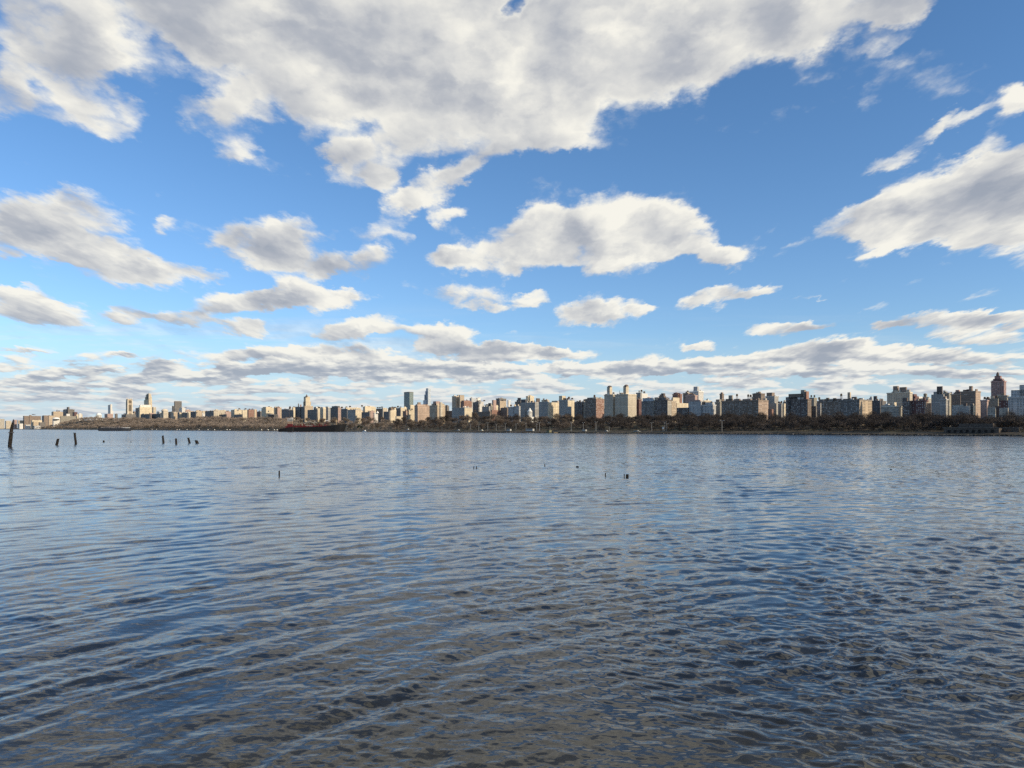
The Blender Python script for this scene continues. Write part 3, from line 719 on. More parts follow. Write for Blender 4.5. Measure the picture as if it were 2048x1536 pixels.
 (A,(956,958,967.5,803),310,'white',1,"white block with a window grid beside the ribbed blue one",{'x':[('k',968.5,808)]}),
 (A,(944,980,983,823),170,'brown',0,"long low dark block half hidden by the crowns",{}),
 (A,(964,978,983,814),260,'grey',0,"grey brown block behind the long low dark one",{'x':[('k',957,812)]}),
 (A,(976.5,981,983,806),420,'navy',4,"small navy tower left of the pink topped tower",{'bare':1}),
 (A,(981,983.5,996,812.5),250,'cream',0,"cream block with a pink tower rising from it",{'x':[('p',984,987,992.5,800,'pink',4),('k',989,808)]}),
 (A,(982,984,1002,820),190,'brick',0,"low brick block with a white roof edge above the crowns",{}),
 (A,(992,999,1012.5,797.5),520,'slate',1,"dark slate towers behind the tan topped block",{'bare':1}),
 (A,(998,1000,1012,802),420,'tan',0,"tan topped block in front of the dark slate towers",{'x':[('k',1005,808)]}),
 (A,(1001,1014,1017,815),210,'brown',0,"dark brown block left of the pale blue slabs",{}),
 (A,(1015,1017,1021,801),560,'white',4,"thin white stack rising behind the dark brown block",{'bare':1}),
 (A,(1016.5,1027,1028,813.5),165,'ice',1,"left one of two pale blue slabs on the park edge",{'x':[('k',1022,809)]}),
 (A,(1027.5,1038,1041,812),166,'ice',1,"right one of two pale blue slabs, cream roof huts",{'x':[('p',1028,1029,1038,809,'cream',4)]}),
 (A,(1030,1041,1045,804),300,'slate',1,"slate block behind the pale blue slabs",{'x':[('p',1035,1041,1042,795.5,'navy',1)]}),
 (A,(1041,1052,1054,805),200,'grey',0,"plain grey block left of the round monument",{'x':[('p',1042,1051,1053,798.5,'navy',4)]}),
 (A,(1050,1070,1077.5,806),180,'grey',1,"grey block with white window columns behind the round monument",{'x':[('k',1057,803),('k',1064,802),('c',1069,801,2)]}),
 (A,(1052,1056,1068,793),420,'cream',4,"sunlit cream tower top with tanks above the grey blocks",{'x':[('p',1059,1060,1066,791.5,'cream',4)],'bare':1}),
 (A,(1072,1073.5,1080,796.5),430,'dark',4,"isolated dark box tower against the clouds",{'bare':1}),
 (A,(1077.5,1096.5,1098,803),165,'grey',0,"grey mauve block left of the big cream block",{'x':[('e','stone',0),('k',1091,799.5)]}),
 (A,(1095.5,1098,1119.5,804.5),162,'cream',0,"big sunlit cream block facing right above the park",{}),
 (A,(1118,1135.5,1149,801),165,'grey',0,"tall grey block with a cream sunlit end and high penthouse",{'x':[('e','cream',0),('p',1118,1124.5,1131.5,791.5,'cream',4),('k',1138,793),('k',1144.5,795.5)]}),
 (A,(1134,1142,1143,813),140,'grey',0,"lower grey wing in front of the cream sunlit end",{'bare':1}),
 (A,(1148.5,1164,1167,804),165,'dark',5,"dark brown block dotted with pale windows",{'x':[('k',1160,800.5)]}),
 (A,(1163,1170,1173,804),300,'olive',0,"narrow olive block behind the dark dotted one",{'x':[('k',1168.5,798.5)]}),
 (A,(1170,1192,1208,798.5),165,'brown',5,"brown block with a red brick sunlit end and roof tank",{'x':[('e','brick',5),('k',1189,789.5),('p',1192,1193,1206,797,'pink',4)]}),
 # ---- twin towered block
 (T,(1208.5,1226,1231,790),162,'beige',0,"left half of the twin towered limestone block",{'x':[('p',1214,1219.5,1224.5,773.5,'beige',4),('dome',1215,1224,774,771,'dark'),('k',1227,785.5)],'bare':1}),
 (T,(1230,1256,1273,789.5),160,'beige',0,"right half of the twin towered limestone block",{'x':[('p',1246.5,1252,1257.5,772,'beige',4),('dome',1248,1257,772.5,769,'dark'),('c',1239,781,.6)],'bare':1}),
 (A,(1272,1281,1284,785),300,'grey',0,"grey block with high tank behind the twin towered block",{'x':[('k',1283,779.5)]}),
 (A,(1282,1284,1295,787),330,'white',4,"white walled block with roof tanks behind the blue roofed block",{'x':[('k',1288.5,782.5)]}),
 (A,(1272.5,1278,1283,800),200,'maroon',0,"thin dark red block beside the twin towered block",{}),
 (A,(1283,1307,1309,801.5),158,'slate',5,"slate block with a blue glazed roof storey",{'x':[('e','stone',0),('p',1285,1306,1308,795.5,'navy',2)],'bare':1}),
 (A,(1308.5,1335,1343,801),160,'dark',5,"long dark block with pale windows joined to the slate one",{'x':[('e','stone',0),('p',1309,1316,1318,794.5,'tan',4)]}),
 (A,(1318,1328,1332,793),300,'brown',0,"brown pyramid stepped block behind the long dark block",{'x':[('p',1322,1327,1330.5,786.5,'dark',4)],'bare':1}),
 (A,(1341,1343.5,1353,801.5),170,'tan',1,"narrow tan block with stacked windows right of the long dark one",{'bare':1}),
 (A,(1345,1356,1364.5,789),380,'brick',0,"red brick towers behind the cream roofline",{'x':[('p',1347,1352,1353,785.5,'maroon',4),('p',1354,1359,1361,786,'maroon',4)],'bare':1}),
 (A,(1343,1346,1359,795),300,'cream',0,"cream stepped block in front of the red brick towers",{}),
 (A,(1352,1354,1377,806),190,'cream',0,"long cream block above a dark row",{}),
 (A,(1354,1376,1378,815),158,'dark',5,"low dark row with pale windows on the park edge",{'bare':1}),
 # ---- white tall block and its neighbours
 ('apartment_tower',(1379,1397,1407,783.5),420,'white',3,"tall white block with a square dark roof hut",{'x':[('p',1387,1395,1398.5,773,'ice',4)],'bare':1}),
 (A,(1366,1376,1383,787),360,'umber',0,"brown block with a tank left of the tall white block",{'x':[('k',1375.5,781)]}),
 (A,(1371,1390,1395,792),280,'pink',0,"pinkish stepped block in front of the tall white block",{'x':[('p',1383,1388,1391,788.5,'umber',4)]}),
 (A,(1376.5,1402,1404,802.5),160,'ice',1,"pale blue block with vertical bays facing the park",{'x':[('p',1380,1400,1402,799.5,'pink',4)]}),
 (A,(1403.5,1426,1432,811),162,'ice',1,"lower pale blue block with red roofs",{'x':[('k',1415,804.5),('k',1423,802.5),('p',1414,1415,1425,809,'pink',4)]}),
 (A,(1404,1410,1412,803),300,'olive',0,"olive block with roof trees behind the lower pale blue one",{}),
 (A,(1430,1440,1446,805),230,'olive',0,"olive grey block left of the huge brown block",{}),
 ('apartment_tower',(1439.5,1444,1448,789),300,'brown',0,"slim brown tower behind the left end of the huge brown block",{'x':[('p',1440.5,1444.5,1446.5,786.5,'dark',4)],'bare':1}),
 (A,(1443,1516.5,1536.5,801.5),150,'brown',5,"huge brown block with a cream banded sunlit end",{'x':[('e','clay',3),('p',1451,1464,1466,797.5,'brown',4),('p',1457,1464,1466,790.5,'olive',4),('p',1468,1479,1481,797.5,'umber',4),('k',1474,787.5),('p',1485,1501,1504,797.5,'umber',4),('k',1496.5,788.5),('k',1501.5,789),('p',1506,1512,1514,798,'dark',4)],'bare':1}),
 (A,(1505,1522,1530,788),330,'brown',1,"brown colonnaded roof block behind the huge brown one",{'x':[('p',1507,1519,1521,786,'dark',4)],'bare':1}),
 (A,(1531,1549,1557,793.5),280,'grey',0,"grey stepped block with a dark crown",{'x':[('p',1533,1544,1549.5,785,'umber',4)],'bare':1}),
 (A,(1534,1553,1556,806.5),190,'stone',4,"plain stone grey block with a white corner below the stepped one",{'x':[('p',1548,1549,1554,804.5,'white',4)],'bare':1}),
 (A,(1536,1540,1547,818),150,'brick',4,"small orange brick block low between two larger ones",{'bare':1}),
 (A,(1554,1563,1568,809),220,'grey',0,"grey ribbed block left of a cream end wall",{'x':[('k',1558,804)]}),
 (A,(1565,1568,1575,806.5),210,'cream',3,"narrow cream banded block",{'bare':1}),
 (A,(1566,1580,1583,803),230,'olive',0,"olive grey block tucked against the dark massive tower",{}),
 (A,(1582.5,1615,1622.5,800),152,'dark',5,"massive dark tower block dotted with bright windows, no end wall lit",{'x':[('e','brown',0),('p',1571.5,1610,1621,793,'dark',5),('p',1577,1607,1618,787,'brown',0),('p',1601.5,1609,1612,779.8,'olive',4),('p',1611,1613,1618,782.5,'brick',4)],'bare':1}),
 (A,(1619,1628,1634,797),260,'olive',0,"olive block with green roof hut right of the massive tower",{'x':[('p',1622,1628,1631,795.5,'olive',4)]}),
 (A,(1621,1632,1634,812),165,'slate',0,"low dark block in a shadowed gap",{}),
 (A,(1633,1641,1643,806),180,'grey',5,"narrow grey block under a tank on a tall mast",{'x':[('k',1638.5,794)]}),
 (A,(1642.5,1681.5,1684,801.5),150,'brown',5,"wide brown brick block with a stepped parapet",{'x':[('e','umber',0),('p',1648,1681,1683,797.5,'brown',5),('p',1652,1657,1659,795.5,'brown',4),('p',1666,1671,1673,796,'brown',4),('k',1682.5,787)],'bare':1}),
 (A,(1682,1718.5,1744,800.5),150,'slate',5,"slate faced block with large white windows and a peach end wall",{'x':[('e','tan',3),('p',1686,1713,1716,797,'dark',4),('p',1695,1700,1702,784.5,'tan',4),('p',1703,1712,1714,793.5,'dark',4)],'bare':1}),
 (A,(1738,1744,1746,796),300,'ice',4,"pale tank house behind the peach end wall",{'x':[('p',1740,1743.5,1745,793,'ice',4)],'bare':1}),
 (A,(1744,1760,1762.5,801),158,'navy',0,"dark navy block with a stout square tank tower",{'x':[('p',1747,1753,1754.5,792,'dark',4),('p',1756,1759,1761,801,'dark',4)],'bare':1}),
 (A,(1762,1798,1804.5,814),152,'stone',3,"low pale stepped block with blank bands",{'x':[('p',1764,1790,1792,809.5,'stone',3),('p',1786,1789,1793,804.5,'cream',4)],'bare':1}),
 (T,(1774,1819.5,1825,786),210,'beige',0,"tall beige block with two square roof towers",{'x':[('p',1782,1819,1824.5,783.5,'beige',4),('p',1786,1795,1798,772,'umber',4),('p',1799,1812,1814,774,'umber',4),('p',1812,1819,1821,779,'beige',4)],'bare':1}),
 (A,(1804.5,1820,1822,802),148,'dark',5,"narrow black block with bright windows and a roof block",{'x':[('p',1805,1814,1816,795.5,'dark',0)],'bare':1}),
 (A,(1821,1849,1856.5,802.5),152,'maroon',5,"dark red block with bright windows and a peach end",{'x':[('e','clay',3)],'bare':1}),
 (A,(1824,1829,1841,797),330,'maroon',0,"dark red block with roofs stepping down to the right",{'x':[('p',1824.5,1828,1834,788,'maroon',4),('p',1825,1831,1838,792.5,'maroon',4)],'bare':1}),
 (A,(1841,1856,1864,798),260,'stone',0,"stone grey block with a rounded roof tower",{'x':[('p',1847,1852,1854.5,789,'olive',4),('dome',1847,1854.5,789,786.5,'olive')],'bare':1}),
 (A,(1856,1862,1864,806),230,'umber',0,"umber block filling the gap beside the large grey block",{'bare':1}),
 (A,(1862.5,1887,1889,788.5),156,'grey',0,"large grey block with a dark square crown",{'x':[('p',1867,1884,1886,783,'grey',0),('p',1873.5,1884,1885.5,772.5,'dark',4)],'bare':1}),
 (A,(1880,1892,1896,800),140,'grey',0,"grey stepped wing right of the large grey block",{'x':[('p',1881,1887,1889,797,'grey',0)],'bare':1}),
 (A,(1884,1898,1901.5,787.5),240,'olive',1,"tall olive block with white edge strips",{'x':[('p',1886,1892,1894,785.5,'olive',4)],'bare':1}),
 (A,(1902,1921,1924,789.5),200,'umber',0,"umber block with a pinkish roof group",{'x':[('p',1907,1919,1921,785,'umber',4),('p',1911,1918,1920,779.5,'pink',4)],'bare':1}),
 (A,(1921.5,1951,1961,784),170,'umber',3,"dark brown banded block with tall square chimney tower",{'x':[('e','clay',0),('p',1938,1943.5,1946,772,'umber',4),('p',1928.5,1933,1935,779.5,'dark',4),('p',1935,1949,1951,781.5,'umber',3)],'bare':1}),
 (A,(1903.5,1938,1941,812),135,'grey',5,"low grey and black block with bright windows below the umber ones",{'x':[('p',1905,1928,1930,809.5,'stone',4)],'bare':1}),
 (A,(1938,1946,1951,811),142,'slate',0,"slate sliver with a white edge next to the low bright windowed block",{'x':[('e','cream',4),('p',1938,1941,1943,809.5,'cream',4)],'bare':1}),
 (A,(1950,1960,1961.5,812),190,'maroon',0,"dark red block in the narrow alley",{'bare':1}),
 (A,(1961,1974,1977,802),158,'pink',0,"plain dusty pink block standing in the gap",{'x':[('k',1969.5,796),('k',1975.5,794.5)]}),
 (T,(1982,2008,2012.5,763.5),420,'rose',1,"tallest block, dusky pink tower with stepped crown at the right",{'x':[('p',1983,2006,2010.5,760,'rose',1),('p',1986,2004.5,2008,757,'rose',1),('p',1989,2001,2003.5,751.5,'rose',4),('dome',1992.5,1998.5,752,744,'dark')],'bare':1}),
 (A,(1977,1996,1998,797),230,'olive',0,"olive brown block at the foot of the pink tower",{'x':[('k',1993,790.5)]}),
 (A,(1992,2014,2017,792.5),235,'olive',0,"olive topped block right of the pink tower foot",{'x':[('p',1995,2004,2006,789.5,'olive',4)],'bare':1}),
 (A,(1998,2016,2017.5,800.5),165,'maroon',5,"brick red block squeezed under the olive topped one",{'bare':1}),
 (A,(1975,1991,1992,815),140,'stone',1,"left one of two pale arcaded low rows",{'bare':1}),
 (A,(1998.5,2016,2017,815.5),140,'stone',1,"right one of two pale arcaded low rows",{'bare':1}),
 (A,(1990.5,1998,1999,812),180,'navy',0,"dark narrow recess block between the arcaded rows",{'bare':1}),
 (A,(2016,2052,2062,794.5),150,'ice',1,"pale blue grey block cut by the right edge of the photo",{'x':[('p',2022,2051,2058,779.5,'ice',1),('p',2039,2051,2056,769.5,'ice',4)],'bare':1}),
]
for sp in BUILDINGS: building(sp)

# ------------------------------------------------------------------ carved church tower on the hill
def church():
    cx, cy, w, d = solve(253, 255.8, 264, 215)
    base = ground_xy(cx, cy) - 1; root = empty('church_tower', (cx, cy, base), ROT)
    tag(root, "carved gothic church tower, brown stone with tall lancet openings", 'church', 'buildings on the far bank')
    k = F / cy
    H = zat(796, cy) - base; sh = zat(826, cy) - base
    m = MB(); m.box(-w, 0, 0, d, 0, H * .96, 0, top=1, taper=w * 0.0); m.build('wall', [facade('tan', 0), ROOF], root)
    m = MB()
    e = min(w, d) * .16
    for (x, y) in ((-w, 0), (0, 0), (0, d), (-w, d)):
        m.box(x - e, x + e, y - e, y + e, 0, H * .90, 0, taper=e * .3); m.box(x - e * .5, x + e * .5, y - e * .5, y + e * .5, H * .90, H * 1.03, 0, taper=e * .4)
    m.build('buttress', trim('beige'), root)
    m = MB()
    for j in range(3):
        y0 = d * (.20 + .24 * j); m.box(0.0, .7, y0, y0 + d * .13, sh + (H - sh) * .12, sh + (H - sh) * .55, 0); m.box(0.0, .7, y0, y0 + d * .13, sh + (H - sh) * .66, sh + (H - sh) * .84, 0)
    m.build('lancet_opening', plain('deep_opening', (.04, .035, .03), .9), root)
    m = MB(); m.box(-w - 1.5 * w, 0, -d * .2, d * 1.6, 0, sh * 1.0 - 1, 0, top=1); m.build('nave', [facade('stone', 4), ROOF], root)
church()

def drum_building(name, pxc, pxw, ybase, ydrum, ytop, t, label, cat, color, cone=False, parts=('wall', 'dome')):
    cy = ray_depth(pxc, t); cx = (pxc - 1024) / F * cy; r = pxw / 2 / F * cy
    base = min(zat(ybase, cy), ground_xy(cx, cy) + 2) - 2; zb = zat(ybase, cy) - base; zd = zat(ydrum, cy) - base; zt = zat(ytop, cy) - base
    root = empty(name, (cx, cy, base), ROT); tag(root, label, cat, None)
    m = MB(); m.box(-r * 1.15, r * 1.15, -r * 1.15, r * 1.15, 0, zb, 0); m.build('base', trim(color), root)
    m = MB(); m.cyl(0, 0, zb, zd, r * .72, r * .72, 20); m.build('wall', facade(color, 4), root)
    for k in range(12):
        a = 2 * math.pi * k / 12; m = MB(); m.cyl(r * .92 * math.cos(a), r * .92 * math.sin(a), zb, zd, r * .07, r * .06, 8); m.build('column', trim(color), root)
    m = MB(); m.cyl(0, 0, zd, zd + (zt - zd) * .18, r, r, 24); m.build('entablature', trim(color), root)
    m = MB()
    if cone: m.cyl(0, 0, zd + (zt - zd) * .18, zt, r * .86, r * .08, 20)
    else: m.dome(0, 0, zd + (zt - zd) * .18, r * .86, (zt - zd) * .8, 20, 6)
    m.build('roof', trim(color), root, True)
drum_building('domed_tomb', 197.5, 11, 837, 830.5, 825.5, 160, "round domed granite tomb on the wooded hill", 'monument', 'white')
drum_building('round_monument', 1059.6, 10, 834, 823.5, 815.8, 118, "white round columned monument with conical roof among the trees", 'monument', 'white', True)
# ------------------------------------------------------------------ roofs that only peep out between the front rows
fr = random.Random(21)
q = 262.0
while q < 2040:
    wpx = fr.uniform(9, 20) * (1.0 if q < 900 else 1.35)
    near = [b for b in BUILDINGS if b[1][0] - 4 < q < b[1][2] + 4]
    tops = sorted(b[1][3] for b in near) or [822]
    low = tops[-1] if len(tops) < 3 else tops[-2]
    yt = min(824, max(low - fr.uniform(-3, 3.5), min(tops) + 2.0))
    col = fr.choice(['cream', 'tan', 'beige', 'slate', 'umber', 'grey', 'white', 'pink', 'brown'])
    r = building(('background_block', (q, q + wpx * fr.uniform(.35, .8), q + wpx, yt), 480 + fr.uniform(0, 60), col, 0,
        "distant block mostly hidden, only its top showing between nearer buildings", {}))
    r['group'] = 'background blocks behind the front rows'
    q += wpx * fr.uniform(0.9, 1.5)

# ------------------------------------------------------------------ winter trees
BARK = plain("bark", (0.07, 0.058, 0.050), 0.95)
TWIGS = [plain("twigs_brown", (0.150, 0.122, 0.100), 0.95, var=.2, scale=.12), plain("twigs_shaded_grey", (0.072, 0.062, 0.056), 0.95, var=.2, scale=.12),  # the grey is darkened to stand in for shade on the right bank
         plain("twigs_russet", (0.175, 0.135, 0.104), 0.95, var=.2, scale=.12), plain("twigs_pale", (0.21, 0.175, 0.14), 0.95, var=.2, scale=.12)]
NEEDLES = plain("needles", (0.030, 0.045, 0.028), 0.95, var=.4)
def blades(r, n, H, R, z0, lo, hi, wd, lobes):
    """thin twig blades filling an uneven crown"""
    c = []
    cent = [(r.normal(0, R * .42), r.normal(0, R * .42), z0 + (H - z0) * r.uniform(.35, .80), r.uniform(.42, .66)) for _ in range(lobes)]
    out = np.zeros((n, 4, 3)); 
    for i in range(n):
        lx, ly, lz, lr = cent[r.integers(lobes)]
        d = r.normal(size=3); d /= np.linalg.norm(d); d[2] = d[2] * .8
        rad = lr * R * (r.uniform(.25, 1.0) ** .5)
        p = np.array([lx, ly, lz]) + d * rad * np.array([1, 1, .78])
        p[2] = min(max(p[2], z0 * .8), H * .97)
        a = d * .7 + np.array([0, 0, .55]) + r.normal(size=3) * .45; a /= np.linalg.norm(a)
        L = r.uniform(lo, hi); s = np.cross(a, r.normal(size=3)); s /= np.linalg.norm(s); w = wd * r.uniform(.5, 1.2)
        b = p + a * L
        out[i] = [p - s * w, p + s * w, b + s * w * .35, b - s * w * .35]
    return out
def mesh_from_quads(name, Q, mat):
    n = len(Q); me = bpy.data.meshes.new(name)
    me.vertices.add(n * 4); me.vertices.foreach_set("co", np.asarray(Q, np.float32).ravel())
    me.loops.add(n * 4); me.loops.foreach_set("vertex_index", np.arange(n * 4, dtype=np.int32))
    me.polygons.add(n); me.polygons.foreach_set("loop_start", np.arange(0, n * 4, 4, dtype=np.int32))
    me.update(calc_edges=True); me.materials.append(mat)
    return me
def trunk_mesh(r, H, R):
    m = MB(); fork = H * .28
    m.tube((0, 0, -1), (0, 0, fork), .34, .24, 7)
    for k in range(6):
        a = k * 1.05 + r.uniform(0, .5); e = Vector((math.cos(a) * R * .45, math.sin(a) * R * .45, H * r.uniform(.55, .8)))
        m.tube((0, 0, fork - .3), e, .16, .08, 5)
        for j in range(3):
            e2 = e + Vector((math.cos(a + r.uniform(-1, 1)) * R * .4, math.sin(a + r.uniform(-1, 1)) * R * .4, H * r.uniform(.05, .22)))
            m.tube(e * r.uniform(.75, 1.0), e2, .08, .03, 4)
    return m
TREES = []
for k in range(8):
    r = np.random.default_rng(100 + k); H = 13 + (k % 4) * 1.3; R = 5.2 + (k % 3) * .8
    o = trunk_mesh(r, H, R).build('trunk', BARK); tm = o.data; bpy.data.objects.remove(o)
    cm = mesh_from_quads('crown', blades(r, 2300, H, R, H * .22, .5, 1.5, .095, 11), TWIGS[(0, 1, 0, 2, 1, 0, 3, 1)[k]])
    TREES.append((tm, cm))
def tree(px, t, k, sc, label, group, name='bare_tree'):
    x, y = on_line(px, t); z = ground_xy(x, y)
    root = empty(name, (x, y, z - .3), rng.uniform(0, 6.28)); root.scale = (sc, sc, sc * rng.uniform(.9, 1.12))
    tag(root, label, 'tree', group)
    link(bpy.data.objects.new('trunk', TREES[k][0]), root); link(bpy.data.objects.new('crown', TREES[k][1]), root)
    return root
def section(px):
    if px < 700: return ("leafless brown tree in the park behind the red decked barge", 'bare trees behind the barge')
    if px < 900: return ("leafless brown tree in the sunlit park between the barge bow and the salmon block", 'bare trees right of the barge')
    if px < 1150: return ("leafless tree above the lamp posts, between the salmon block and the big cream block", 'bare trees above the lamp posts')
    if px < 1560: return ("leafless tree in shade on the bank below the twin towered and huge brown blocks", 'bare trees below the twin towers')
    return ("leafless dark tree in shade on the bank below the dark apartment blocks at the right", 'bare trees on the shaded right bank')
n_tree = 0
for t, off in ((110, 0), (91, 9), (72, 4), (53, 13), (34, 6)):
    px = 596.0 + off
    while px < 2062 and n_tree < 296:
        jit = rng.uniform(-5, 5); tt = t + rng.uniform(-6, 6)
        sc = rng.uniform(.80, 1.15)
        if t == 34 and rng.random() < .25: px += 20; continue
        k = rng.randrange(8)
        if px + jit > 1150: k = rng.choice((1, 4))  # shaded bank: the shade is put into the crown colour
        elif px + jit < 780: k = rng.choice((3, 6, 0, 6))  # sunlit left: paler crown colours stand in for the sun
        lab, grp = section(px + jit)
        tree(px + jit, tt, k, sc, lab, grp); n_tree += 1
        px += rng.uniform(19, 27) * (1 + (px - 600) / 1500 * .45)
print("trees", n_tree)
# the rest of the wood: two masses, sun and shade put into their twig colours
def woodland():
    r = np.random.default_rng(77); Q = []
    protos = [blades(r, 300, 12, 6.0, 1.5, .8, 2.6, .30, 9) for _ in range(6)]
    protos2 = [blades(r, 80, 5, 3.4, .2, .6, 1.9, .24, 4) for _ in range(3)]
    QL, QR = [], []
    def put(px, t, big=True, sc=1.0):
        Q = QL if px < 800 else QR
        x, y = on_line(px, t); z = ground_xy(x, y)
        P = (protos[r.integers(6)] if big else protos2[r.integers(3)]) * sc
        a = r.uniform(0, 6.28); ca, sa = math.cos(a), math.sin(a)
        X = P[..., 0] * ca - P[..., 1] * sa + x; Y = P[..., 0] * sa + P[..., 1] * ca + y
        Q.append(np.stack([X, Y, P[..., 2] + z - .3], -1))
    for t in (118, 106, 94, 82, 70, 58, 46, 36, 29):
        px = 70.0
        while px < 600:
            if ground_xy(*on_line(px, t)) > 4.5 or r.random() < .75: put(px + r.uniform(-2, 2), t + r.uniform(-5, 5), True, r.uniform(.8, 1.2) * np.interp(px, [90, 200, 420, 600], [.9, 1.5, 1.3, 1.0]))
            px += 4.2 + 4.5 * (px / 600)
    for t in (122, 104, 88, 70, 54, 40):
        px = 600.0
        while px < 2300: put(px + r.uniform(-6, 6), t + r.uniform(-6, 6), True, r.uniform(.7, 1.0)); px += r.uniform(12, 20) * (1 + (px - 600) / 1500 * .5)
    for t in (30, 38, 46, 54):
        px = 150.0
        while px < 2300:
            if r.random() < .6: put(px, t + r.uniform(-4, 4), False, r.uniform(.5, 1.0))
            px += r.uniform(5, 16) * (.5 + px / 2000)
    o = link(bpy.data.objects.new("woodland", mesh_from_quads("woodland", np.concatenate(QL), plain("twigs_wood_sunlit", (0.25, 0.205, 0.168), 0.95, var=.35, scale=.03))))  # sunlight put into the paler twig colour
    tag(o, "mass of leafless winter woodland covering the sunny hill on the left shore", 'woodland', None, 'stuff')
    o = link(bpy.data.objects.new("woodland", mesh_from_quads("woodland", np.concatenate(QR), plain("twigs_wood_shaded", (0.082, 0.069, 0.060), 0.95, var=.25, scale=.03))))  # same twigs, shade put into the darker colour
    tag(o, "dense shaded leafless scrub filling the bank between the park trees", 'woodland', None, 'stuff')
woodland()
# a few trees that stand out
r_ = np.random.default_rng(5)
TREES.append((TREES[0][0], mesh_from_quads('crown', blades(r_, 900, 11, 3.2, 1.0, .5, 1.3, .16, 7), NEEDLES)))
TREES.append((TREES[1][0], mesh_from_quads('crown', blades(r_, 800, 9, 5.2, 2.0, .6, 1.6, .12, 6), TWIGS[3])))
tree(717, 34, 8, .95, "dark evergreen tree by the water just right of the barge bow", 'evergreens right of the barge', 'evergreen_tree')
tree(723, 34, 8, .80, "smaller dark evergreen leaning on the taller one by the water", 'evergreens right of the barge', 'evergreen_tree')
tree(927.5, 30, 9, 1.0, "pale round willow like tree left of the lamp posts", None, 'pale_tree')
tree(1334, 34, 9, .62, "small pale tree beside the white shore sign", None, 'pale_tree')
tree(1358, 38, 9, .80, "pale round tree, left one of a pair on the dark bank", None, 'pale_tree')
tree(1376, 38, 9, .85, "pale round tree, right one of a pair on the dark bank", None, 'pale_tree')
tree(1391, 34, 9, .60, "low pale bush right of the pair of pale round trees", None, 'pale_tree')
tree(1427, 40, 9, .70, "faint grey round tree in the shaded bank below the olive grey block", None, 'pale_tree')

def riprap():
    r = np.random.default_rng(9); Q = []
    C = np.array([(-1,-1,-1),(1,-1,-1),(1,1,-1),(-1,1,-1),(-1,-1,1),(1,-1,1),(1,1,1),(-1,1,1)]) * .5
    FQ = [(0,1,5,4),(1,2,6,5),(2,3,7,6),(3,0,4,7),(4,5,6,7)]
    px = 95.0
    while px < 2250:
        y0 = ray_depth(px, 0)
        for _ in range(2):
            x, y = on_line(px + r.uniform(-1, 1), r.uniform(-1.6, 1.4)); sz = r.uniform(.5, 1.7) * (1 if px > 700 else 1.6)
            P = (C + r.normal(0, .12, C.shape)) * np.array([sz * 1.5, sz, sz * .75]); a = r.uniform(0, 3.14); ca, sa = math.cos(a), math.sin(a)
            P = np.stack([P[:, 0] * ca - P[:, 1] * sa + x, P[:, 0] * sa + P[:, 1] * ca + y, P[:, 2] + r.uniform(.05, .7)], -1)
            for f in FQ: Q.append(P[list(f)])
        px += 1.1
    o = link(bpy.data.objects.new("riprap", mesh_from_quads("riprap", np.array(Q), plain("riprap_stone", (.10, .092, .082), .9, 0, .6, .6))))
    tag(o, "broken line of dark boulders along the waterline", 'rocks', None, 'stuff')
riprap()

# ------------------------------------------------------------------ lamp posts, vehicles and small things on the shore
POLE = plain("galvanised_pole", (0.42, 0.42, 0.40), 0.5, .3)
def lamp_proto():
    m = MB(); m.tube((0, 0, 0), (0, 0, 11), .20, .13, 6); p = m
    a = MB(); a.tube((0, 0, 10.8), (1.7, 0, 11.3), .10, .08, 4); a.tube((0, 0, 10.8), (-1.7, 0, 11.3), .10, .08, 4)
    h = MB(); h.box(1.4, 2.5, -.25, .25, 11.15, 11.45); h2 = MB(); h2.box(-2.5, -1.4, -.25, .25, 11.15, 11.45)
    os_ = [p.build('pole', POLE), a.build('arm', POLE), h.build('lamp_head', POLE), h2.build('lamp_head', POLE)]
    d = [(o.name.split('.')[0], o.data) for o in os_]
    for o in os_: bpy.data.objects.remove(o)
    return d
LP = lamp_proto()
LAMPS = [(941,"just right of the pale willow like tree"),(957.5,"between the willow like tree and the low brick block"),(975.5,"below the long low dark block"),(992.5,"in front of the low brick block"),(1010.5,"left of the white parked bus"),
 (1032,"below the right pale blue slab"),(1052,"touching the left end of the white bus"),(1073.5,"right of the white bus"),(1079,"dimmer, right beside the post right of the bus"),(1142.5,"below the tall grey block"),(1166.5,"beside the white van in the shade"),(1192,"in shade under the brown brick block"),
 (1218.5,"in shade under the left half of the twin towered block"),(1303.5,"below the blue glazed roof"),(1329.5,"left of a close pair by the white sign"),(1333.5,"taller one right of the white sign"),(1444,"in the shade below the huge brown block")]
for px, where in LAMPS:
    x, y = on_line(px, 25); root = empty('lamp_post', (x, y, ground_xy(x, y)), ROT + rng.uniform(-.2, .2))
    sc = rng.uniform(.85, 1.1); root.scale = (sc,) * 3
    tag(root, "pale double headed lamp post " + where, 'lamp post', 'lamp posts along the riverside road')
    for n_, d_ in LP: link(bpy.data.objects.new(n_, d_), root)
RUBBER = plain("tyre_rubber", (0.02, 0.02, 0.02), 0.8); WGLASS = plain("vehicle_glass", (0.03, 0.035, 0.04), 0.15)
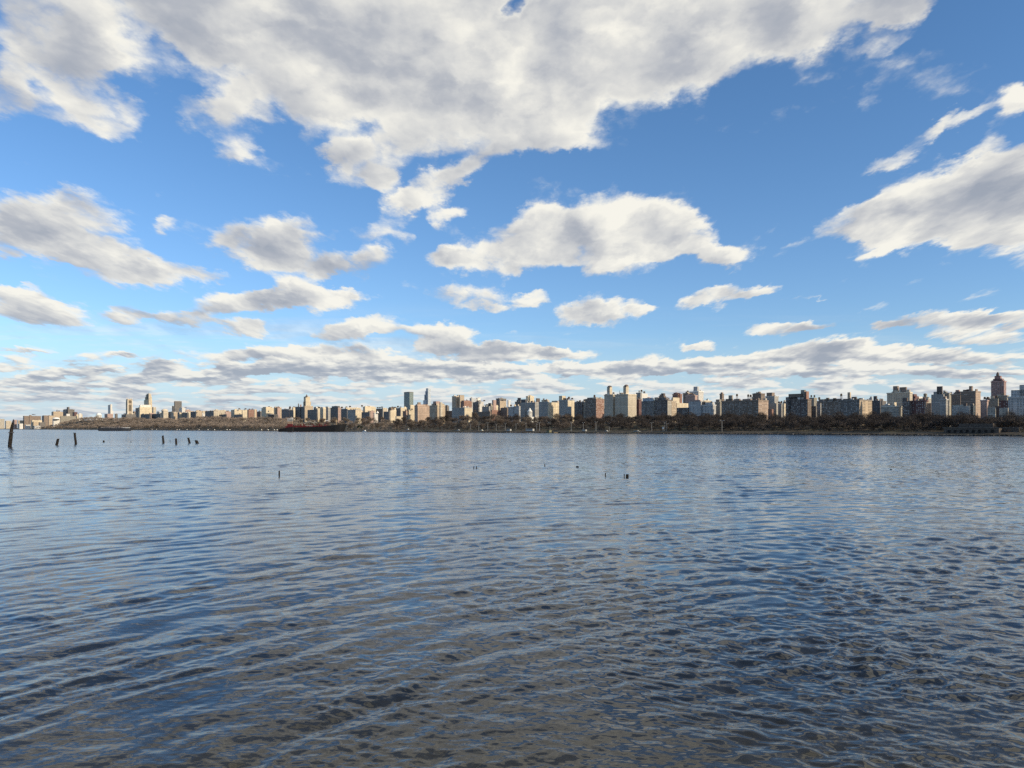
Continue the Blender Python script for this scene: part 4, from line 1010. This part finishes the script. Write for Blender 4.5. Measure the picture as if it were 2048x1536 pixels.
def vehicle(px, t, L, W, H, color, label, name, cat, group=None, boxy=False):
    x, y = on_line(px, t); root = empty(name, (x, y, ground_xy(x, y) + .3), ROT)
    tag(root, label, cat, group)
    paint = plain("paint_%02d%02d%02d" % tuple(int(c * 99) for c in color), color, 0.35, 0, .05)
    m = MB(); m.box(-L/2, L/2, -W/2, W/2, .4, H * (.55 if not boxy else .98), 0)
    if not boxy: m.box(-L*.28, L*.22, -W*.44, W*.44, H*.55, H, 0, taper=.22)
    m.build('body', paint, root)
    m = MB(); m.box(-L*.27, L*.21, -W*.47, -W*.44, H*.60, H*.9) if not boxy else m.box(-L*.45, L*.45, -W/2-.04, -W/2, H*.55, H*.82)
    m.build('side_window', WGLASS, root)
    for sx in (-1, 1):
        for sy in (-1, 1):
            c = (sx * L * .32, sy * W * .46, .4); m = MB(); m.tube((c[0], c[1] - .12, c[2]), (c[0], c[1] + .12, c[2]), .42, .42, 10); m.build('wheel', RUBBER, root)
wh = (.42, .42, .40)
vehicle(1060, 20, 15, 3, 3.6, wh, "long white bus parked below the round monument", 'bus', 'bus', None, True)
vehicle(1018, 20, 8, 2.6, 3.2, wh, "white box van between two lamp posts left of the bus", 'van', 'van', None, True)
vehicle(1169, 20, 6, 2.4, 2.6, wh, "white van in the shade below the dark dotted block", 'van', 'van', None, True)
vehicle(963.5, 20, 5.5, 2.2, 2.2, (.5,.5,.42), "beige car by the second lamp post from the left", 'parked_car', 'car')
vehicle(1213, 19, 5, 2, 1.9, wh, "white car in shade below the twin towered block", 'parked_car', 'car')
vehicle(1274, 19, 9, 2.4, 1.7, wh, "low white truck bed on the shore right of the twin towered block", 'truck', 'truck')
vehicle(917, 22, 6, 2.4, 2.2, wh, "white car left of the willow like tree", 'parked_car', 'car')
vehicle(816, 28, 6, 2.4, 2.4, wh, "white car on the grass below the brick tan block", 'parked_car', 'car')
LS = [(42,(.7,.7,.7),"white car on the shore right of the tall piling"),(94,(.35,.10,.08),"red car at the foot of the hill on the left"),(125,(.7,.66,.6),"pale car on the left shore above the second piling"),(155,(.72,.72,.72),"white car above the third piling"),
 (166,(.5,.2,.16),"reddish car right of the third piling"),(178,(.55,.25,.2),"rusty red car left of the dark barge"),(304,(.6,.55,.48),"beige car on the shore right of the dark barge"),(313,(.6,.6,.58),"light grey car second from the dark barge"),
 (354,(.72,.6,.56),"pinkish white car above the middle pilings"),(359,(.6,.6,.6),"grey white car next to the pinkish one"),(374,(.72,.72,.7),"white car right above the leaning stub"),(398,(.6,.56,.5),"tan car by itself on the left shore"),(416,(.7,.68,.6),"cream car in a gap of the shrubs"),
 (429,(.78,.78,.74),"bright white car under the trees left of the tug"),(454,(.75,.75,.72),"white car, left one of a close pair"),(459.5,(.75,.75,.72),"white car, right one of a close pair"),(523,(.72,.72,.66),"white car far left of the barge stern"),(536,(.72,.72,.66),"white car second left of the barge stern"),(548.5,(.75,.75,.66),"white car nearer the barge stern"),(554,(.75,.75,.66),"white car touching the barge stern in view")]
for px, c, lab in LS: vehicle(px, 12, 5.5, 2.4, 2.2, tuple(v * .42 for v in c), lab, 'parked_car', 'car', 'cars parked along the left shore')
# white shore sign, moored white boat, work float
def small(name, px, t, label, cat, fn, group=None):
    x, y = on_line(px, t); z = ground_xy(x, y) if t > 1 else 0
    root = empty(name, (x, y, z), ROT); tag(root, label, cat, group); fn(root, F / y); return root
def f_sign(root, k):
    m = MB(); m.tube((-.8, 0, 0), (-.8, 0, 3.2), .09, .09, 5); m.tube((.8, 0, 0), (.8, 0, 3.2), .09, .09, 5); m.build('post', POLE, root)
    m = MB(); m.box(-1.1, 1.1, -.08, .08, 3.2, 5.8); m.build('panel', plain('white_board', (.6,.6,.58), .5), root)
small('shore_sign', 1326, 22, "white board sign on posts between lamp posts on the shaded bank", 'sign', f_sign)
PW = plain("boat_white", (.78, .78, .76), .4)
def hull(L, W, H, mat, root, bow=.35):
    m = MB(); st = [(-L/2, .82), (-L*.2, 1.0), (L*.15, .95), (L*.38, .6), (L/2, .05)]
    for (a, wa), (b, wb) in zip(st[:-1], st[1:]):
        ha = H * (1 + bow * max(0, a / L * 2) ** 2); hb = H * (1 + bow * max(0, b / L * 2) ** 2)
        for s in (-1, 1):
            q = [(a, s*W/2*wa*.8, -.4), (b, s*W/2*wb*.6, -.4), (b, s*W/2*wb, hb), (a, s*W/2*wa, ha)]
            m.quad(q if s < 0 else q[::-1])
        m.quad([(a, -W/2*wa, ha - .1), (b, -W/2*wb, hb - .1), (b, W/2*wb, hb - .1), (a, W/2*wa, ha - .1)])
    m.quad([(-L/2, -W/2*.66, -.4), (-L/2, W/2*.66, -.4), (-L/2, W/2*.82, H), (-L/2, -W/2*.82, H)][::-1])
    return m.build('hull', mat, root)
def f_boat(root, k):
    hull(12, 3.4, 1.4, PW, root); m = MB(); m.box(-3, 2.0, -1.2, 1.2, 1.3, 3.0, taper=.25); m.build('cabin', PW, root)
    m = MB(); m.box(-2.4, 1.4, -1.26, -1.15, 1.9, 2.5); m.build('cabin_window', WGLASS, root)
small('motor_boat', 729.5, -6, "small white motor boat moored right of the evergreens", 'boat', f_boat)
def f_float(root, k):
    m = MB(); m.box(-9, 9, -3.5, 3.5, -.3, .8); m.build('deck', plain('float_timber', (.20, .16, .10), .9), root)
    m = MB(); m.box(-7.5, -2, -2, 2, .8, 3.6); m.box(-8, -1.5, -2.4, 2.4, 3.6, 3.9); m.build('shed', plain('float_shed', (.20, .19, .12), .8), root)
    m = MB(); m.tube((-3, 0, 3.8), (-3, 0, 9.5), .12, .06, 5); m.build('mast', POLE, root)
    m = MB(); m.tube((3, 0, .8), (6.5, 0, 3.2), .25, .18, 6); m.box(2, 4.4, -1, 1, .8, 2.0); m.build('winch', STEEL, root)
small('work_float', 1103, -5, "olive work float with a shed and mast moored below the big cream block", 'work float', f_float)
# stone river terrace with arches at the right
def terrace():
    x, y = on_line(1908, 22); root = empty('stone_terrace', (x, y, 2.0), ROT)
    tag(root, "long stone river terrace with dark arches at the right shore", 'terrace')
    stn = plain("terrace_stone", (.10, .085, .072), .9, 0, .5, .8); dk = plain("arch_dark", (.03, .027, .025), .9)
    k = 640 / F
    m = MB(); m.box(-8, 34, 0, 14, 0, 4.2); m.build('lower_wall', stn, root)
    m = MB(); m.box(2, 28, 5, 14.5, 4.2, 8.2); m.build('upper_wall', stn, root)
    for i in range(8):
        x0 = -5 + i * 4.7; m = MB(); m.box(x0, x0 + 2.3, -.12, .0, .4, 2.7); m.cyl(x0 + 1.15, -.06, 2.7, 2.72, 1.15, 1.15, 3); m.build('arch', dk, root)
    m = MB(); m.box(-9, 35, -.4, 0.0, 4.2, 4.9); m.build('parapet', plain("terrace_coping", (.15, .13, .11), .9), root)
terrace()
x, y = on_line(1960, 24)
def f_ret(root, k):
    m = MB(); m.box(-16, 18, 0, 5, -1, 3.4); m.build('wall', plain("terrace_stone", (.10, .085, .072), .9), root)
    m = MB(); m.box(-16.3, 18.3, -.3, 5.2, 3.4, 3.9); m.build('coping', plain("terrace_coping", (.15, .13, .11), .9), root)
small('retaining_wall', 1988, 30, "low stone retaining wall right of the arched terrace", 'wall', f_ret)

# ------------------------------------------------------------------ pilings in the river
PILE = plain("wet_piling_wood", (0.022, 0.019, 0.017), 0.8, 0, .6, 2.0)
def piling(xb, yb, xt, yt, wpx, label, name='piling', spike=0, square=False, cap=False):
    depth = CAMH * F / (yb - HZ); k = depth / F
    X = (xb - 1024) * k; r = wpx * k / 2
    H = (yb - yt) * k; lean = (xt - xb) * k
    root = empty(name, (X, depth, 0), rng.uniform(0, 6)) if not square else empty(name, (X, depth, 0), 0)
    root.rotation_euler = (0, 0, 0)
    tag(root, label, 'piling', 'old pilings in the river')
    m = MB(); rr = random.Random(int(xb)); n = 12
    SPK = [(1, 0), (1, 0), (1, 0), (1, 0), (.97, .02), (.88, .10), (.60, .34), (.10, .55)]
    segs = 7; rings = []
    for i in range(segs + 1):
        f_ = i / segs; z = -1.0 + (H + 1.0) * f_; cx = lean * (z / H)
        rad = r * (1.04 - .10 * f_)
        ring = []
        for j in range(n):
            a = 2 * math.pi * j / n
            rj = rad * (1 + rr.uniform(-.07, .07)) * (1.0 if not square else 1.0 / max(abs(math.cos(a)), abs(math.sin(a))) * .85)
            zz = z + (rr.uniform(-.10, .10) * H if i == segs else 0) * (1 if H > 2 * r else .5)
            sq_, sh_ = (SPK[i] if spike else (1, 0))
            ring.append((cx + rj * math.cos(a) * sq_ + r * sh_, rj * math.sin(a) * sq_, zz if not (spike and i == segs) else z))
        rings.append(ring)
    for a, b in zip(rings[:-1], rings[1:]):
        for j in range(n): m.quad([a[j], a[(j+1) % n], b[(j+1) % n], b[j]])
    m.quad(rings[-1])
    m.build('post', PILE, root)
    if cap:
        m = MB(); m.box(lean * .5 - r * 1.06, lean * .5 + r * 1.06, -r * 1.04, r * 1.04, H * .49, H * .52); m.build('iron_band', STEEL, root)
    return root
piling(19.5, 893, 25.0, 838, 6.8, "tall thick leaning piling with a splintered spike, nearest the left edge", spike=.10, cap=True)
piling(113.2, 890.3, 116.2, 878, 5.0, "short thick piling leaning right, second from the left edge")
piling(151.8, 888, 149.3, 866.5, 4.3, "tall thin piling leaning left, third from the left edge")
piling(207.5, 884.6, 207.2, 881, 3.6, "small block stump in the water below the dark barge")
piling(262, 884.6, 262.2, 883.6, 3.0, "barely showing flat stump right of the small block stump")
piling(327, 886.3, 325.5, 871, 4.0, "upright piling with a foot bulging right, left of a thin stick")
piling(340, 884.4, 340, 880, .9, "thin stick standing between two dark pilings")
piling(352.6, 888, 352, 877, 3.9, "shorter upright piling right of the thin stick")
piling(379.5, 886.2, 376.5, 876, 4.3, "pale faced piling leaning left beside a fallen stump")
piling(395, 887, 392, 880.5, 6.5, "broken slanted stump at the right end of the left group", square=True)
piling(558.5, 950, 558.5, 941.8, 3.0, "lone small piling nearest to the viewer on the left half")
piling(947.6, 936.8, 947.6, 932.8, 1.6, "thin left stake of a close pair near mid river")
piling(952.9, 936.4, 952.9, 932.4, 1.8, "thin right stake of a close pair near mid river")
piling(994, 921.6, 994, 920.6, 1.6, "tiniest dark speck of a stump beyond the paired stakes")
piling(1020.5, 922.4, 1020, 921.2, 2.6, "tiny flat stump right of the tiniest speck")
piling(1089.6, 932, 1089.6, 928, 1.8, "single thin stake left of a flat wide stump")
piling(1154.8, 934.8, 1154.8, 932.2, 6.0, "flat wide stump low in the water", square=True)
piling(1211, 952, 1211, 946, 2.1, "slim stake left of the broad black crib stump")
piling(1248.6, 954.2, 1248.6, 948.4, 1.9, "narrow stake glued to the left of the broad black crib stump")
piling(1254.5, 955, 1254.5, 948.6, 6.4, "broad black square crib stump right of the middle", square=True)
piling(1782, 939.4, 1782, 938.0, 3.6, "lone tiny stump far out on the right half of the river", square=True)

# ------------------------------------------------------------------ ships
BLACKH = plain("hull_black", (0.012, 0.013, 0.015), 0.6); REDD = plain("deck_oxide_red", (0.11, 0.020, 0.024), 0.7); RUST = plain("boot_topping", (0.055, 0.025, 0.025), .7)
SHW = plain("ship_white", (.62, .61, .58), .5); TANP = plain("ship_tan", (.26, .19, .14), .6); GREYD = plain("deck_grey", (.16, .15, .15), .7)
def ship_hull(profile, B, k, mat, root, name='hull'):
    """profile: list of (x, z_top, halfwidth factor) from stern to bow, metres"""
    m = MB(); xe = profile[-1][0]; LL = xe - profile[0][0]
    rk = lambda x: max(0, (x - (xe - LL * .12)) / (LL * .12)) * LL * .05
    for (a, za, wa), (b, zb, wb) in zip(profile[:-1], profile[1:]):
        for s in (-1, 1):
            q_ = [(a - rk(a), s*B/2*wa, -1), (b - rk(b), s*B/2*wb, -1), (b, s*B/2*wb, zb), (a, s*B/2*wa, za)]
            m.quad(q_ if s < 0 else q_[::-1])
        m.quad([(a, -B/2*wa, za), (b, -B/2*wb, zb), (b, B/2*wb, zb), (a, B/2*wa, za)])
    a, za, wa = profile[0]; m.quad([(a, B/2*wa, -1), (a, -B/2*wa, -1), (a, -B/2*wa, za), (a, B/2*wa, za)])
    return m.build(name, mat, root)
def barge_red():
    D = 1400.0; k = D / F; x0 = (622 - 1024) * k
    root = empty('tank_barge', (x0, D, 0), math.radians(2)); tag(root, "long black tank barge with dark red deck and raised bow", 'barge')
    X = lambda p: (p - 622) * k; Z = lambda p: zat(p, D)
    ship_hull([(X(572), Z(856), 1), (X(600), Z(854.6), 1), (X(645), Z(853), 1), (X(660), Z(851), .99), (X(672), Z(849.8), .95), (X(681), Z(849.0), .75), (X(688), Z(848.5), .42), (X(693), Z(848), .04)], 20, k, BLACKH, root)
    m = MB(); m.box(X(574), X(660), -10.1, -10.0, -.3, .5); m.build('boot_topping', RUST, root)
    m = MB(); z = Z(854)
    m.box(X(578), X(664), -9.5, 9.5, z - .3, z + 1.1); m.box(X(588), X(660), -8, 8, z + 1.1, z + 2.2)
    m.build('trunk_deck', REDD, root)
    r = random.Random(3)
    for i in range(13):
        xx = X(592 + i * 5.2); h = r.uniform(1.5, 4.2)
        m = MB(); m.cyl(xx, r.uniform(-6, 2), z + 2, z + 2 + h, .55, .5, 8); m.build('vent_post', REDD, root)
    for i in range(10):
        m = MB(); m.tube((X(590 + i * 7), -8.5, z + 1.6), (X(596 + i * 7), -8.5, z + 1.6 + r.uniform(0, 1)), .3, .3, 6); m.build('pipe', REDD, root)
    for i, p in enumerate((601, 607, 625, 638, 649)):
        m = MB(); m.box(X(p), X(p + 2.4), -3, 0, z + 1.5, z + 5.0 + (i % 2) * 1.2); m.build('deck_house', plain('dark_red_block', (.09, .02, .025), .7), root)
    # loading cranes folded over the deck, white
    for (a, b, c, d_) in ((607, 850, 614, 844), (614, 844, 620, 842.3), (620, 842.3, 628, 846), (628, 850, 629, 843.5), (629, 843.5, 635, 846)):
        m = MB(); m.tube((X(a), -2, Z(a and b)), (X(c), -2, Z(d_)), .26, .2, 6); m.build('crane_boom', SHW, root)
    m = MB(); [m.tube((X(615 + i * 2), -9, z + 1), (X(615 + i * 2), -9, z + 3.4), .12, .12, 4) for i in range(7)]; m.tube((X(615), -9, z + 3.3), (X(627), -9, z + 3.3), .1, .1, 4); m.build('railing', SHW, root)
    m = MB(); m.tube((X(650), -1, z + 1), (X(652), -1, Z(842)), .25, .2, 5); m.tube((X(657), -1, z + 1), (X(654), -1, Z(842)), .25, .2, 5); m.tube((X(648), -1, Z(846)), (X(659), -1, Z(846)), .15, .15, 5); m.build('gantry', REDD, root)
    m = MB(); m.box(X(651), X(657), -2.2, .2, Z(842), Z(840.6)); m.build('gantry_head', SHW, root)
    m = MB(); m.tube((X(672.5), 0, Z(850)), (X(672.5), 0, Z(839)), .22, .15, 5); m.box(X(671.5), X(674), -.8, .8, Z(843), Z(841)); m.build('bow_mast', plain('mast_yellow', (.62, .45, .25), .6), root)
def tug():
    D = 1392.0; k = D / F; x0 = (570 - 1024) * k
    root = empty('tug_boat', (x0, D, 0), math.radians(2)); tag(root, "tug with a tall red, tan and white wheelhouse pushed into the barge stern", 'tug boat')
    X = lambda p: (p - 570) * k; Z = lambda p: zat(p, D)
    ship_hull([(X(558.3), Z(860.5), .7), (X(561), Z(858), .9), (X(566), Z(857), 1), (X(574), Z(855.4), 1), (X(586), Z(853.6), .8), (X(590), Z(853.2), .5)], 12, k, BLACKH, root)
    m = MB(); m.box(X(572), X(587), -4.5, 4.5, Z(855.8), Z(852)); m.build('deck_house', plain('dark_red_block', (.09, .02, .025), .7), root)
    m = MB(); m.box(X(575.2), X(584.5), -3.2, 3.2, Z(852), Z(847.8)); m.build('lower_tower', REDD, root)
    m = MB(); m.box(X(576), X(584.8), -3, 3, Z(847.8), Z(842.3)); m.build('upper_tower', TANP, root)
    m = MB(); m.box(X(575.4), X(585.4), -3.4, 3.4, Z(842.3), Z(841.3)); m.build('bridge_wing', SHW, root)
    m = MB(); m.box(X(576), X(585), -3.0, 3.0, Z(841.3), Z(839)); m.build('bridge_window', WGLASS, root)
    m = MB(); m.box(X(575.6), X(585.8), -3.5, 3.5, Z(839), Z(837.2)); m.build('bridge_roof', SHW, root)
    m = MB(); m.tube((X(578.3), 0, Z(837.4)), (X(578.3), 0, Z(821)), .6, .35, 6); m.tube((X(577), 0, Z(833)), (X(580), 0, Z(833)), .12, .12, 4); m.build('mast', STEEL, root)
    m = MB(); m.tube((X(582), 0, Z(837.4)), (X(582), 0, Z(833.5)), .2, .15, 5); m.cyl(X(584), 0, Z(837.3), Z(835), .7, .7, 8); m.build('radar', SHW, root)
barge_red(); tug()
def barge_dark():
    D = 1830.0; k = D / F; root = empty('dark_barge', ((231 - 1024) * k, D, 0), math.radians(-3)); tag(root, "low dark grey barge with a pale stripe at its bow, far left", 'barge')
    X = lambda p: (p - 231) * k; Z = lambda p: zat(p, D)
    ship_hull([(X(199), Z(857.3), .8), (X(201.5), Z(855.6), 1), (X(235), Z(856.4), 1), (X(250), Z(855.8), 1), (X(262), Z(855), .6), (X(264.8), Z(854.6), .05)], 17, k, plain('hull_slate', (.040, .045, .055), .6), root)
    m = MB(); m.box(X(249.5), X(262), -7.2, 5, Z(856.2), Z(854.6)); m.build('bow_deck', SHW, root)
    r = random.Random(8)
    for i in range(9):
        p = 203 + i * 5.1; m = MB(); m.box(X(p), X(p + r.uniform(1.5, 3.6)), -5, r.uniform(-3, 3), Z(857), Z(853.9 - r.uniform(0, 1.2))); m.build('deck_gear', GREYD, root)
    for p in (215, 232, 238): 
        m = MB(); m.tube((X(p), -1, Z(856)), (X(p + 3), -1, Z(851.5)), .3, .2, 5); m.build('boom', plain('boom_red', (.3, .12, .1), .7), root)
barge_dark()
